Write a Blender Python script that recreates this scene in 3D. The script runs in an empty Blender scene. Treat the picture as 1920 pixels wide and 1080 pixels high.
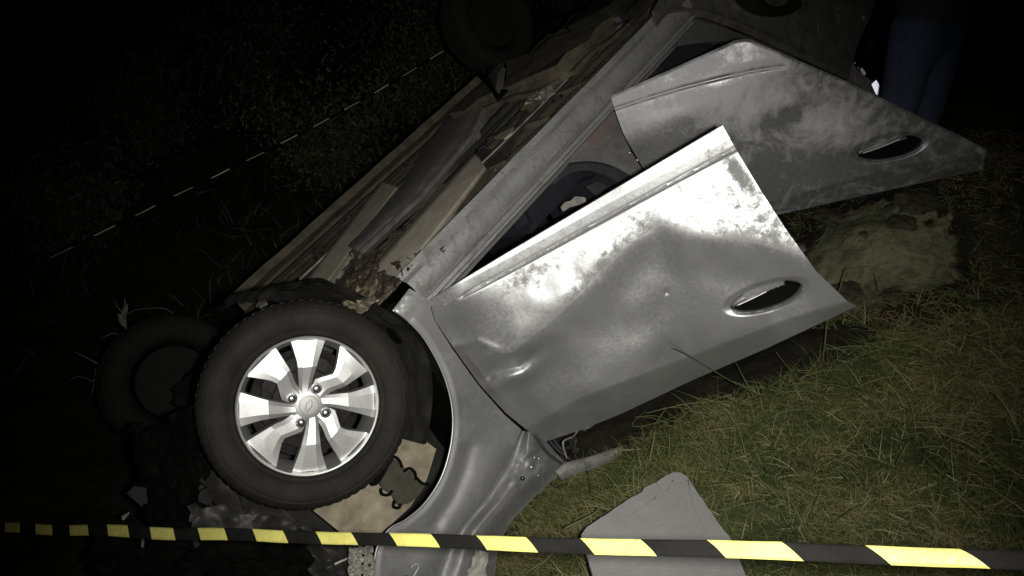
import bpy, bmesh, math, random
import numpy as np
from mathutils import Vector, Matrix, noise as mnoise
random.seed(7); rng = np.random.default_rng(7)
sc = bpy.context.scene
COL = sc.collection

# ---------------------------------------------------------------- camera, night sky, flash, exposure
CAM_H, PITCH, F = 1.7, math.radians(30), 1400.0          # photographer's eye, looking down into the ditch
sp, cp = math.sin(PITCH), math.cos(PITCH)
CR = np.array([1., 0, 0]); CU = np.array([0, sp, cp]); CF = np.array([0, cp, -sp]); CO = np.array([0, 0, CAM_H])
cam = bpy.data.cameras.new('camera'); cam.sensor_width = 36; cam.lens = 36 * F / 1920
cam.clip_start = 0.05; cam.clip_end = 400
camo = bpy.data.objects.new('camera', cam); COL.objects.link(camo)
camo.location = (0, 0, CAM_H); camo.rotation_euler = (math.pi / 2 - PITCH, 0, 0)
sc.camera = camo
wd = bpy.data.worlds.new('World'); sc.world = wd; wd.use_nodes = True
wn = wd.node_tree.nodes; bgn = wn['Background']
sky = wn.new('ShaderNodeTexSky'); sky.sky_type = 'NISHITA'; sky.sun_disc = False
sky.sun_elevation = math.radians(-6); sky.sun_rotation = math.radians(200)
wd.node_tree.links.new(sky.outputs[0], bgn.inputs[0]); bgn.inputs[1].default_value = 0.004
fl = bpy.data.lights.new('flash', 'SPOT'); fl.energy = 150; fl.color = (1.0, .98, .93)
fl.spot_size = math.radians(82); fl.spot_blend = 1.0; fl.shadow_soft_size = .02
flo = bpy.data.objects.new('flash', fl); COL.objects.link(flo)
flo.location = (0.07, 0.01, CAM_H - .005)
def w_px(px, py, d):
    return CO + d * ((px - 960) / F * CR + (540 - py) / F * CU + CF)
_t = Vector(w_px(1010, 640, 2.3)) - flo.location
flo.rotation_euler = _t.to_track_quat('-Z', 'Y').to_euler()
sc.view_settings.view_transform = 'Standard'; sc.view_settings.look = 'None'
sc.view_settings.exposure = 0.5; sc.view_settings.gamma = 1

# ---------------------------------------------------------------- frames
# camera-space pose of the overturned car (x towards its tail, y into the body, z towards its roof)
T = np.array([-.539262, -.317539, 2.0222])
D = np.array([.575465, .665311, .475606]); V = np.array([.549941, -.745235, .37708]); L = np.array([-.605314, -.0445592, .7947387])
def c2w(q): return CO + q[..., 0:1] * CR + q[..., 1:2] * CU + q[..., 2:3] * CF
def w2c(p):
    p = np.asarray(p) - CO
    return np.stack([p @ CR, p @ CU, p @ CF], -1)
M3 = np.stack([D, L, V], 1)
CW = np.stack([CR, CU, CF], 1)
RW = CW @ M3; TW = CO + CW @ T
CARM = Matrix([[*RW[0], TW[0]], [*RW[1], TW[1]], [*RW[2], TW[2]], [0, 0, 0, 1]])
def rays(P):
    P = np.asarray(P, float)
    return np.stack([(P[..., 0] - 960) / F, (540 - P[..., 1]) / F, np.ones(P.shape[:-1])], -1)
class Plane:
    """a plane in the car's own frame; 'out' is its outward normal"""
    def __init__(s, p0, out): s.p0 = np.array(p0, float); s.n = np.array(out, float) / np.linalg.norm(out)
    def at(s, P):
        r = rays(P) @ M3; o = -T @ M3
        t = ((s.p0 - o) @ s.n) / (r @ s.n)
        return o + r * t[..., None]
def side(w): return Plane((0, w, 0), (0, -1, 0))
def floor(v): return Plane((0, 0, v), (0, 0, -1))
def c1(px, py, w=0): return side(w).at(np.array([px, py], float))
def f1(px, py, v=0): return floor(v).at(np.array([px, py], float))
def hinge_plane(A, th):
    th = math.radians(th); e = np.array([math.cos(th), -math.sin(th), 0]); n = np.array([-math.sin(th), -math.cos(th), 0])
    return Plane(A, n), e

# ---------------------------------------------------------------- mesh helpers
def mesh_obj(name, verts, faces, mat, parent=None, smooth=True, mats=None, fmi=None):
    me = bpy.data.meshes.new(name)
    me.from_pydata([tuple(map(float, v)) for v in verts], [], [tuple(int(i) for i in f) for f in faces])
    if mats:
        for m in mats: me.materials.append(m)
        if fmi is not None: me.polygons.foreach_set('material_index', np.array(fmi, dtype=np.int32))
    elif mat: me.materials.append(mat)
    me.polygons.foreach_set('use_smooth', np.full(len(me.polygons), smooth))
    me.update()
    o = bpy.data.objects.new(name, me); COL.objects.link(o)
    if parent: o.parent = parent
    return o
def tag(o, label=None, cat=None, group=None, kind=None):
    if label: o['label'] = label
    if cat: o['category'] = cat
    if group: o['group'] = group
    if kind: o['kind'] = kind
    return o
def empty(name, loc=(0, 0, 0), parent=None):
    o = bpy.data.objects.new(name, None); o.empty_display_size = .1; COL.objects.link(o); o.location = loc
    if parent: o.parent = parent
    return o
def poly_at(P, t):
    P = np.asarray(P, float); d = np.r_[0, np.cumsum(np.linalg.norm(np.diff(P, axis=0), axis=1))]; d /= d[-1]
    return np.stack([np.interp(t, d, P[:, k]) for k in range(P.shape[1])], -1)
def smooth_line(P, n=40):
    """Catmull-Rom through the points"""
    P = np.asarray(P, float); Q = np.vstack([2 * P[0] - P[1], P, 2 * P[-1] - P[-2]]); out = []
    for i in range(1, len(Q) - 2):
        for t in np.linspace(0, 1, max(3, n // (len(P) - 1)), endpoint=False):
            a, b, c, d = Q[i - 1], Q[i], Q[i + 1], Q[i + 2]
            out.append(.5 * (2 * b + (c - a) * t + (2 * a - 5 * b + 4 * c - d) * t * t + (3 * b - a - 3 * c + d) * t ** 3))
    out.append(P[-1]); return np.array(out)
def coons(top, bot, left, right, nu, nv):
    s = np.linspace(0, 1, nu); t = np.linspace(0, 1, nv)
    Tp, Bt, Lf, Rt = poly_at(top, s), poly_at(bot, s), poly_at(left, t), poly_at(right, t)
    S, U = np.meshgrid(s, t); S = S[..., None]; U = U[..., None]
    G = (1 - U) * Tp[None] + U * Bt[None] + (1 - S) * Lf[:, None] + S * Rt[:, None] \
        - ((1 - S) * (1 - U) * Tp[0] + S * (1 - U) * Tp[-1] + (1 - S) * U * Bt[0] + S * U * Bt[-1])
    return G, S[..., 0], U[..., 0]
def dist_line(G, P):
    """distance to a polyline (px), side sign, and parameter along it"""
    P = np.asarray(P, float); best = np.full(G.shape[:-1], 1e9); sg = np.zeros_like(best); par = np.zeros_like(best)
    seg = np.linalg.norm(np.diff(P, axis=0), axis=1); cum = np.r_[0, np.cumsum(seg)] / seg.sum()
    for i in range(len(P) - 1):
        a, b = P[i], P[i + 1]; ab = b - a; tt = np.clip(((G - a) @ ab) / (ab @ ab), 0, 1)
        q = a + tt[..., None] * ab; dd = np.linalg.norm(G - q, axis=-1)
        s = np.sign(ab[0] * (G[..., 1] - a[1]) - ab[1] * (G[..., 0] - a[0]))
        m = dd < best; best = np.where(m, dd, best); sg = np.where(m, s, sg)
        par = np.where(m, cum[i] + tt * (cum[i + 1] - cum[i]), par)
    return best, sg, par
def gauss(x, s): return np.exp(-(x / s) ** 2)
def sstep(x, a, b):
    t = np.clip((x - a) / (b - a), 0, 1); return t * t * (3 - 2 * t)
def nz(P, scale, seed=0, octv=3):
    """fractal noise for an (...,k) array"""
    sh = P.shape[:-1]; Q = P.reshape(-1, P.shape[-1]); out = np.empty(len(Q))
    for i, q in enumerate(Q):
        x, y = q[0] * scale, q[1] * scale; z = (q[2] * scale if len(q) > 2 else 0) + seed * 7.31
        out[i] = mnoise.fractal((x, y, z), .8, 2.0, octv)
    return out.reshape(sh)
def shell(name, X, nrm, thick, mat, parent, mats=None, fmat=None, attr=None):
    """solid sheet from a grid of points X (nv,nu,3), thickness away from nrm"""
    nv, nu = X.shape[:2]; A = X.reshape(-1, 3); N = np.broadcast_to(nrm, X.shape).reshape(-1, 3)
    Bk = A - N * thick; n = len(A); idx = np.arange(n).reshape(nv, nu); fs = []; mi = []
    q = np.stack([idx[:-1, :-1], idx[1:, :-1], idx[1:, 1:], idx[:-1, 1:]], -1).reshape(-1, 4)
    # orient
    e1 = A[q[len(q)//2][1]] - A[q[len(q)//2][0]]; e2 = A[q[len(q)//2][3]] - A[q[len(q)//2][0]]
    if np.dot(np.cross(e1, e2), N[0]) < 0: q = q[:, ::-1]
    fs = [tuple(x) for x in q]; mi = list(fmat.reshape(-1)) if fmat is not None else [0] * len(q)
    fs += [tuple(x[::-1] + n) for x in q]; mi += [0] * len(q)
    ring = list(idx[0, :]) + list(idx[1:, -1]) + list(idx[-1, :-1][::-1]) + list(idx[1:-1, 0][::-1])
    for i in range(len(ring)):
        a, b = ring[i], ring[(i + 1) % len(ring)]; fs.append((a, b, b + n, a + n)); mi.append(0)
    o = mesh_obj(name, np.vstack([A, Bk]), fs, mat, parent, True, mats, mi if mats else None)
    bm = bmesh.new(); bm.from_mesh(o.data); bmesh.ops.recalc_face_normals(bm, faces=bm.faces); bm.to_mesh(o.data); bm.free()
    if attr is not None:
        for k, v in attr.items():
            a = o.data.attributes.new(k, 'FLOAT', 'POINT'); v = v.reshape(-1); a.data.foreach_set('value', np.r_[v, v].astype(np.float32))
    # sharp rim
    me = o.data
    try: me.set_sharp_from_angle(angle=math.radians(50))
    except Exception: pass
    return o
def panel(name, plane, top, bot, left, right, nu, nv, mat, parent, h=None, thick=.004, mats=None, fm=None, attrs=None):
    G, S, U = coons(top, bot, left, right, nu, nv)
    X = plane.at(G)
    if h is not None: X = X + plane.n * h(G, S, U)[..., None]
    fmat = None
    if fm is not None:
        Gc = (G[:-1, :-1] + G[1:, 1:]) / 2; fmat = fm(Gc)
    at = {k: f(G) for k, f in attrs.items()} if attrs else None
    return shell(name, X, plane.n, thick, mat, parent, mats, fmat, at)
def quad(name, plane, c, nu, nv, mat, parent, h=None, thick=.004, **k):
    """c: four pixel corners tl,tr,br,bl"""
    return panel(name, plane, [c[0], c[1]], [c[3], c[2]], [c[0], c[3]], [c[1], c[2]], nu, nv, mat, parent, h, thick, **k)
def plate(name, plane, P, thick, mat, parent, bevel=.002, off=0):
    """flat plate with an arbitrary outline, real thickness and bevelled rim"""
    X = plane.at(np.array(P, float)) + plane.n * off
    bm = bmesh.new(); vs = [bm.verts.new(x) for x in X]; f = bm.faces.new(vs); bmesh.ops.recalc_face_normals(bm, faces=[f])
    r = bmesh.ops.extrude_face_region(bm, geom=[f])
    for v in [g for g in r['geom'] if isinstance(g, bmesh.types.BMVert)]: v.co -= Vector(plane.n) * thick
    bmesh.ops.recalc_face_normals(bm, faces=bm.faces)
    if bevel: bmesh.ops.bevel(bm, geom=list(bm.edges), offset=bevel, segments=2, affect='EDGES', clamp_overlap=True)
    me = bpy.data.meshes.new(name); bm.to_mesh(me); bm.free(); me.materials.append(mat)
    o = bpy.data.objects.new(name, me); COL.objects.link(o); o.parent = parent; return o
def tube_geo(P, r, seg=8, caps=True):
    P = np.asarray(P, float); n = len(P); r = np.broadcast_to(np.asarray(r, float), (n,))
    tg = np.gradient(P, axis=0); tg /= np.linalg.norm(tg, axis=1)[:, None] + 1e-9
    up = np.array([0, 0, 1.]) if abs(tg[0][2]) < .9 else np.array([1., 0, 0]); V_, F_ = [], []
    a = np.cross(tg[0], up); a /= np.linalg.norm(a)
    for i in range(n):
        a = a - tg[i] * (a @ tg[i]); a /= np.linalg.norm(a); b = np.cross(tg[i], a)
        for k in range(seg):
            q = 2 * math.pi * k / seg; V_.append(P[i] + r[i] * (math.cos(q) * a + math.sin(q) * b))
    for i in range(n - 1):
        for k in range(seg):
            k2 = (k + 1) % seg; F_.append((i * seg + k, i * seg + k2, (i + 1) * seg + k2, (i + 1) * seg + k))
    if caps: F_.append(tuple(range(seg))[::-1]); F_.append(tuple((n - 1) * seg + k for k in range(seg)))
    return V_, F_
def tube(name, P, r, mat, parent=None, seg=8, smooth=True):
    v, f = tube_geo(P, r, seg); o = mesh_obj(name, v, f, mat, parent, smooth)
    return o
def extrude_profile(name, prof, u0, u1, nu, mat, parent, wob=.002, seed=0, closed=False):
    """profile points (w,v) swept along the car, slightly wavy"""
    prof = np.asarray(prof, float); us = np.linspace(u0, u1, nu); V_ = []
    for i, u in enumerate(us):
        for j, (w, v) in enumerate(prof):
            d = wob * mnoise.noise((u * 6, j * .7, seed)); V_.append((u, w + d, v + d * .7))
    m = len(prof); F_ = []
    for i in range(nu - 1):
        for j in range(m if closed else m - 1):
            k = (j + 1) % m; F_.append((i * m + j, i * m + k, (i + 1) * m + k, (i + 1) * m + j))
    if closed: F_.append(tuple(range(m))); F_.append(tuple((nu - 1) * m + j for j in range(m))[::-1])
    o = mesh_obj(name, V_, F_, mat, parent, True)
    bm = bmesh.new(); bm.from_mesh(o.data); bmesh.ops.recalc_face_normals(bm, faces=bm.faces); bm.to_mesh(o.data); bm.free()
    o.data.set_sharp_from_angle(angle=math.radians(35))
    return o

# ---------------------------------------------------------------- materials
def new_mat(name):
    m = bpy.data.materials.new(name); m.use_nodes = True; return m, m.node_tree.nodes, m.node_tree.links, m.node_tree.nodes['Principled BSDF']
def ramp(n, l, src, stops):
    r = n.new('ShaderNodeValToRGB'); e = r.color_ramp.elements
    while len(e) < len(stops): e.new(.5)
    for k, (p, c) in enumerate(stops):
        e[k].position = p; e[k].color = (*c, 1) if len(c) == 3 else c
    l.new(src, r.inputs[0]); return r.outputs[0]
def ntex(n, l, scale, det=6, dist=0, rough=.6, vec=None, kind='noise', stretch=None):
    tc = n.new('ShaderNodeTexCoord'); v = tc.outputs['Object']
    if stretch:
        mp = n.new('ShaderNodeMapping'); mp.inputs['Scale'].default_value = stretch[:3]
        if len(stretch) > 3: mp.inputs['Rotation'].default_value = stretch[3]
        l.new(v, mp.inputs[0]); v = mp.outputs[0]
    t = n.new('ShaderNodeTexNoise'); t.inputs['Scale'].default_value = scale; t.inputs['Detail'].default_value = det
    t.inputs['Distortion'].default_value = dist; t.inputs['Roughness'].default_value = rough
    l.new(v, t.inputs['Vector']); return t.outputs['Fac']
def mat(name, a, b=None, rough=.7, metal=0., scale=12, bump=.3, bscale=60, rough2=None, stretch=None, spec=.4, dist=.5):
    m, n, l, p = new_mat(name); b = b or tuple(x * .6 for x in a)
    f = ntex(n, l, scale, 8, dist, .65, stretch=stretch)
    l.new(ramp(n, l, f, [(.32, b), (.68, a)]), p.inputs['Base Color'])
    p.inputs['Metallic'].default_value = metal; p.inputs['Specular IOR Level'].default_value = spec
    if rough2 is not None:
        r = ramp(n, l, f, [(.35, (rough2,) * 3), (.65, (rough,) * 3)]); l.new(r, p.inputs['Roughness'])
    else: p.inputs['Roughness'].default_value = rough
    if bump:
        bn = n.new('ShaderNodeBump'); bn.inputs['Strength'].default_value = bump; bn.inputs['Distance'].default_value = .004
        l.new(ntex(n, l, bscale, 5, .3), bn.inputs['Height']); l.new(bn.outputs[0], p.inputs['Normal'])
    return m
def paint(name, base=.42, metal=.75, rough=.38, dust=.0, dustcol=(.2, .2, .19), attr=None, dscale=9, dlo=.5, dhi=.6, scratch=.15, stretch=None, ddist=1.5, alo=.69, ahi=.79):
    """silver car paint; dust / splatter is matt dirt lying over it"""
    m, n, l, p = new_mat(name)
    big = ntex(n, l, 5, 4, .4)
    b1 = ramp(n, l, big, [(.3, (base * .82, base * .83, base * .82)), (.7, (base * 1.06, base * 1.07, base * 1.05))])
    d = ntex(n, l, dscale, 10, ddist, .68, stretch=stretch)
    dm = ramp(n, l, d, [(dlo, (0, 0, 0)), (dhi, (1, 1, 1))])
    fac = n.new('ShaderNodeMath'); fac.operation = 'MULTIPLY'; fac.inputs[1].default_value = dust
    l.new(dm, fac.inputs[0]); out = fac.outputs[0]
    if attr:
        at = n.new('ShaderNodeAttribute'); at.attribute_name = attr
        # threshold of the noise moves with the painted-on amount of dirt
        fn = n.new('ShaderNodeMath'); fn.operation = 'MULTIPLY_ADD'; l.new(ntex(n, l, dscale * 5, 8, .6, .75), fn.inputs[0]); fn.inputs[1].default_value = .34
        fm_ = n.new('ShaderNodeMath'); fm_.operation = 'MULTIPLY'; l.new(d, fm_.inputs[0]); fm_.inputs[1].default_value = .66; l.new(fm_.outputs[0], fn.inputs[2]); d = fn.outputs[0]
        ad = n.new('ShaderNodeMath'); ad.operation = 'ADD'; l.new(d, ad.inputs[0]); l.new(at.outputs['Fac'], ad.inputs[1])
        dm2 = ramp(n, l, ad.outputs[0], [(alo, (0, 0, 0)), (ahi, (1, 1, 1))])
        mx = n.new('ShaderNodeMath'); mx.operation = 'MULTIPLY'; l.new(dm2, mx.inputs[0]); mx.inputs[1].default_value = dust; out = mx.outputs[0]
    fine = ntex(n, l, 90, 8, .2, .7)
    mix = n.new('ShaderNodeMix'); mix.data_type = 'RGBA'; l.new(out, mix.inputs[0]); l.new(b1, mix.inputs[6]); mix.inputs[7].default_value = (*dustcol, 1)
    l.new(mix.outputs[2], p.inputs['Base Color'])
    me = n.new('ShaderNodeMath'); me.operation = 'MULTIPLY_ADD'; l.new(out, me.inputs[0]); me.inputs[1].default_value = -metal; me.inputs[2].default_value = metal
    l.new(me.outputs[0], p.inputs['Metallic'])
    ro = n.new('ShaderNodeMath'); ro.operation = 'MULTIPLY_ADD'; l.new(out, ro.inputs[0]); ro.inputs[1].default_value = .75 - rough
    rf = ramp(n, l, fine, [(.35, (rough - .05,) * 3), (.7, (rough + .09,) * 3)]); l.new(rf, ro.inputs[2])
    l.new(ro.outputs[0], p.inputs['Roughness']); p.inputs['Specular IOR Level'].default_value = .4
    bn = n.new('ShaderNodeBump'); bn.inputs['Strength'].default_value = scratch; bn.inputs['Distance'].default_value = .003
    l.new(ntex(n, l, 70, 6, .5), bn.inputs['Height']); l.new(bn.outputs[0], p.inputs['Normal'])
    return m
MT = {}
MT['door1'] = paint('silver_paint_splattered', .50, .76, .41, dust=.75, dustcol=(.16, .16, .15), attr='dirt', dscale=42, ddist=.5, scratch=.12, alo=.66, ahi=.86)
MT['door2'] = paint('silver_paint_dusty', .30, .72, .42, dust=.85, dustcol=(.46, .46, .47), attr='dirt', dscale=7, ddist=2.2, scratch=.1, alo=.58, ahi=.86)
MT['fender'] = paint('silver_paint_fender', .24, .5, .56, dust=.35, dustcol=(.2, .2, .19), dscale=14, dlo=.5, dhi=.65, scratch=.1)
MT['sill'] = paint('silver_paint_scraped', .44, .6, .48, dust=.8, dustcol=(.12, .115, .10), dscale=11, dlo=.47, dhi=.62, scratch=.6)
MT['quarter'] = paint('paint_quarter_shaded', .16, .4, .6, dust=.8, dustcol=(.05, .048, .04), dscale=8, dlo=.4, dhi=.6, scratch=.4)  # silver taken dark: light falloff at the rear put into the paint
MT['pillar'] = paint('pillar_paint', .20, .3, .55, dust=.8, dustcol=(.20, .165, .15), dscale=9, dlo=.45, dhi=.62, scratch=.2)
MT['rim'] = mat('machined_alloy', (.60, .60, .58), (.52, .52, .50), rough=.45, metal=.85, scale=20, bump=.05, bscale=200)
MT['cap2'] = mat('hub_cap_paint', (.42, .42, .40), (.36, .36, .34), rough=.55, metal=.4, scale=30, bump=.05)
MT['rimdark'] = mat('alloy_inner', (.30, .30, .29), (.2, .2, .19), rough=.45, metal=.7, scale=30, bump=.1)
MT['drum'] = mat('brake_dark', (.018, .017, .015), (.006, .006, .005), rough=.7, metal=.3, scale=30)
MT['bolt'] = mat('bolt_steel', (.10, .10, .10), (.05, .05, .05), rough=.35, metal=.8, scale=60)
MT['boltc'] = mat('bolt_centre', (.6, .6, .58), rough=.3, metal=.8, scale=60)
MT['tyre'] = mat('tyre_rubber', (.022, .021, .016), (.008, .008, .007), rough=.8, scale=9, bump=.35, bscale=110, spec=.25)
MT['tyre_shaded'] = mat('tyre_rubber_shaded', (.012, .012, .011), (.007, .007, .0065), rough=.9, scale=22, bump=.35, bscale=110, spec=.2)  # darker copy of the rubber: weak light on the other wheels put into colour
MT['liner'] = mat('wheel_liner_plastic', (.030, .030, .026), (.014, .014, .012), rough=.75, scale=25, bump=.6, bscale=50, spec=.25)
MT['black'] = mat('black_plastic', (.006, .006, .006), rough=.9, scale=20, bump=.2, spec=.05)
MT['under'] = mat('underseal_brown', (.12, .105, .07), (.045, .04, .028), rough=.85, scale=9, bump=.9, bscale=30)
MT['rail'] = mat('underseal_beige', (.60, .56, .46), (.42, .385, .30), rough=.7, scale=10, bump=.5, bscale=40)
MT['shield'] = mat('heat_shield_grey', (.42, .42, .40), (.18, .18, .165), rough=.5, metal=.3, scale=14, bump=.4, bscale=40, stretch=(1, 6, 1))
MT['rust'] = mat('crumpled_rusty_shield', (.22, .18, .13), (.05, .038, .028), rough=.65, metal=.3, scale=9, bump=.5, bscale=45)
MT['board'] = mat('dirty_beige_board', (.38, .33, .235), (.22, .19, .13), rough=.8, scale=11, bump=.3, bscale=30, dist=1.5)
MT['olive'] = mat('olive_casting', (.075, .072, .052), (.045, .043, .03), rough=.6, scale=25)
MT['darkmetal'] = mat('dark_crumpled_metal', (.045, .045, .040), (.02, .02, .018), rough=.55, metal=.25, scale=10, bump=.5, bscale=30)
MT['white'] = mat('broken_white_plastic', (.48, .47, .42), (.25, .24, .2), rough=.6, scale=25, bump=.6, bscale=50)
MT['seat'] = mat('seat_fabric', (.018, .018, .024), (.010, .010, .014), rough=.9, scale=40, bump=.5, bscale=200)
MT['trim'] = mat('interior_trim', (.055, .055, .060), (.035, .035, .04), rough=.6, scale=20)
MT['slab'] = mat('grey_fibre_board', (.27, .27, .26), (.215, .215, .205), rough=.85, scale=7, bump=.5, bscale=120, dist=1.5)
MT['red'] = mat('faded_red_print', (.155, .11, .10), (.17, .135, .12), rough=.7, scale=30, bump=0)
MT['jeans'] = mat('dark_blue_denim', (.034, .045, .078), (.020, .027, .048), rough=.9, scale=12, bump=.5, bscale=250)
MT['jacket'] = mat('dark_jacket', (.02, .02, .022), rough=.8, scale=10)
MT['skin'] = mat('skin', (.42, .26, .19), (.36, .22, .16), rough=.5, scale=10, bump=.1)
MT['hair'] = mat('hair', (.02, .014, .01), rough=.6, scale=80)
MT['shoe'] = mat('shoe_leather', (.02, .018, .015), rough=.5, scale=20)
MT['glass'] = mat('broken_lamp_glint', (.85, .82, .98), (.7, .68, .9), rough=.3, metal=.3, scale=20, bump=.2)  # pale violet colour brightened to paint the glint on the broken lamp
MT['clod'] = mat('earth_clod', (.07, .07, .04), (.025, .025, .015), rough=.9, scale=16, bump=1, bscale=40)
MT['wood'] = mat('twig_bark', (.03, .026, .018), (.015, .013, .010), rough=.8, scale=40)
MT['twig'] = mat('pale_twig', (.12, .12, .10), (.07, .07, .055), rough=.8, scale=40)
MT['stone'] = mat('stone', (.20, .19, .16), (.1, .095, .08), rough=.9, scale=14, bump=1, bscale=25)
def leaf_mat(name, cols, rough=.6, attr='tone'):
    m, n, l, p = new_mat(name); at = n.new('ShaderNodeAttribute'); at.attribute_name = attr
    l.new(ramp(n, l, at.outputs['Fac'], [(i / (len(cols) - 1), c) for i, c in enumerate(cols)]), p.inputs['Base Color'])
    p.inputs['Roughness'].default_value = rough; p.inputs['Specular IOR Level'].default_value = .25
    return m
MT['grass'] = leaf_mat('grass_blades', [(.042, .062, .020), (.080, .100, .028), (.110, .115, .038), (.155, .138, .058), (.26, .23, .12), (.10, .055, .028)])
MT['leafdark'] = leaf_mat('shrub_leaves', [(.022, .034, .015), (.055, .072, .030), (.06, .045, .028)])
MT['tall'] = leaf_mat('tall_grass', [(.03, .06, .02), (.07, .10, .035), (.16, .15, .075)])

# ---------------------------------------------------------------- ground
CP = [(1000, 935, 2.62), (1100, 880, 2.72), (1200, 815, 2.80), (1300, 750, 2.75), (1450, 710, 2.6), (1560, 672, 2.6), (1640, 620, 2.68), (1772, 560, 2.72),
      (1545, 470, 3.15), (1650, 420, 3.15), (1772, 335, 3.2), (1900, 330, 3.3), (1900, 600, 2.7), (1250, 900, 2.27), (1700, 900, 2.1), (1700, 1070, 1.92), (1900, 1070, 1.85),
      (950, 1075, 2.50), (1240, 1080, 2.08), (1450, 900, 2.2), (1230, 740, 3.6), (1400, 670, 3.5), (1500, 625, 3.3), (1100, 800, 3.6), (900, 800, 3.7),
      (600, 1075, 2.75), (300, 950, 3.05), (150, 1070, 2.7), (0, 1000, 3.0), (200, 780, 3.8), (0, 700, 4.4), (200, 600, 5.0), (700, 600, 5.0), (1000, 400, 5.5),
      (300, 400, 6.0), (400, 200, 8.5), (700, 200, 7.5), (0, 200, 9), (900, 60, 11), (1200, 20, 8), (1500, 200, 4.3), (1700, 150, 5.0), (1900, 150, 5), (1600, 20, 8)]
CPW = np.array([w_px(*c) for c in CP]); CPW = np.vstack([CPW, [[0, -1, -.05], [1.5, -1, .1], [-1.5, -.5, -.3], [3, 0, .2], [3.5, 2, .5], [-5, 0, -.6], [-6, 6, -.6], [0, 16, -.3], [6, 10, .3], [6, 16, .3], [-8, 16, -.3], [12, 0, .5]]])
def ground_base(x, y):
    x = np.asarray(x, float); y = np.asarray(y, float); w = 0; z = 0
    for a in CPW:
        d2 = (x - a[0]) ** 2 + (y - a[1]) ** 2; k = 1 / (d2 + .015) ** 1.7; w = w + k; z = z + k * a[2]
    return z / w
gx = np.unique(np.r_[np.linspace(-30, -3, 40), np.linspace(-3, 3.4, 230), np.linspace(3.4, 30, 40)])
gy = np.unique(np.r_[np.linspace(-8, .6, 20), np.linspace(.6, 4.6, 190), np.linspace(4.6, 12, 60), np.linspace(12, 80, 30)])
GX, GY = np.meshgrid(gx, gy)
GZ = ground_base(GX, GY)
P2 = np.stack([GX, GY], -1)
GZ = GZ + .035 * nz(P2, 3.0, 1, 3) + .012 * nz(P2, 14, 2, 2)
from bisect import bisect
def ground_z(x, y):
    i = np.clip(np.searchsorted(gx, x) - 1, 0, len(gx) - 2); j = np.clip(np.searchsorted(gy, y) - 1, 0, len(gy) - 2)
    fx = (x - gx[i]) / (gx[i + 1] - gx[i]); fy = (y - gy[j]) / (gy[j + 1] - gy[j])
    return (GZ[j, i] * (1 - fx) + GZ[j, i + 1] * fx) * (1 - fy) + (GZ[j + 1, i] * (1 - fx) + GZ[j + 1, i + 1] * fx) * fy
MUDC = np.array([1.38, 2.75])
def to_px(p):
    q = w2c(np.asarray(p)); return np.stack([960 + F * q[..., 0] / q[..., 2], 540 - F * q[..., 1] / q[..., 2]], -1), q[..., 2]
mudp = [w_px(*c)[:2] for c in ((1560, 470, 3.1), (1640, 415, 3.15), (1600, 520, 3.0), (1700, 480, 3.05), (1620, 370, 3.2))]
def mudmask(x, y):
    m = 0
    for c in mudp: m = np.maximum(m, np.exp(-((x - c[0]) ** 2 + (y - c[1]) ** 2) / .05))
    return m
EDGE = np.array([(900, 1120), (935, 1010), (1000, 915), (1100, 868), (1190, 822), (1300, 748), (1450, 712), (1560, 668), (1640, 612), (1700, 600), (1960, 560)], float)
def turfmask(x, y, z):
    pp, dd = to_px(np.stack([x, y, z], -1)); ye = np.interp(pp[..., 0], EDGE[:, 0], EDGE[:, 1]) + 22
    m = sstep(pp[..., 1] - ye, 0, 14) * sstep(pp[..., 0], 915, 940); m2 = sstep(pp[..., 0], 1780, 1860) * .6
    return np.where((dd > .1) & (y > -1), np.maximum(m, m2 * (dd > .1)), 1.0 * (x > 0))
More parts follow.
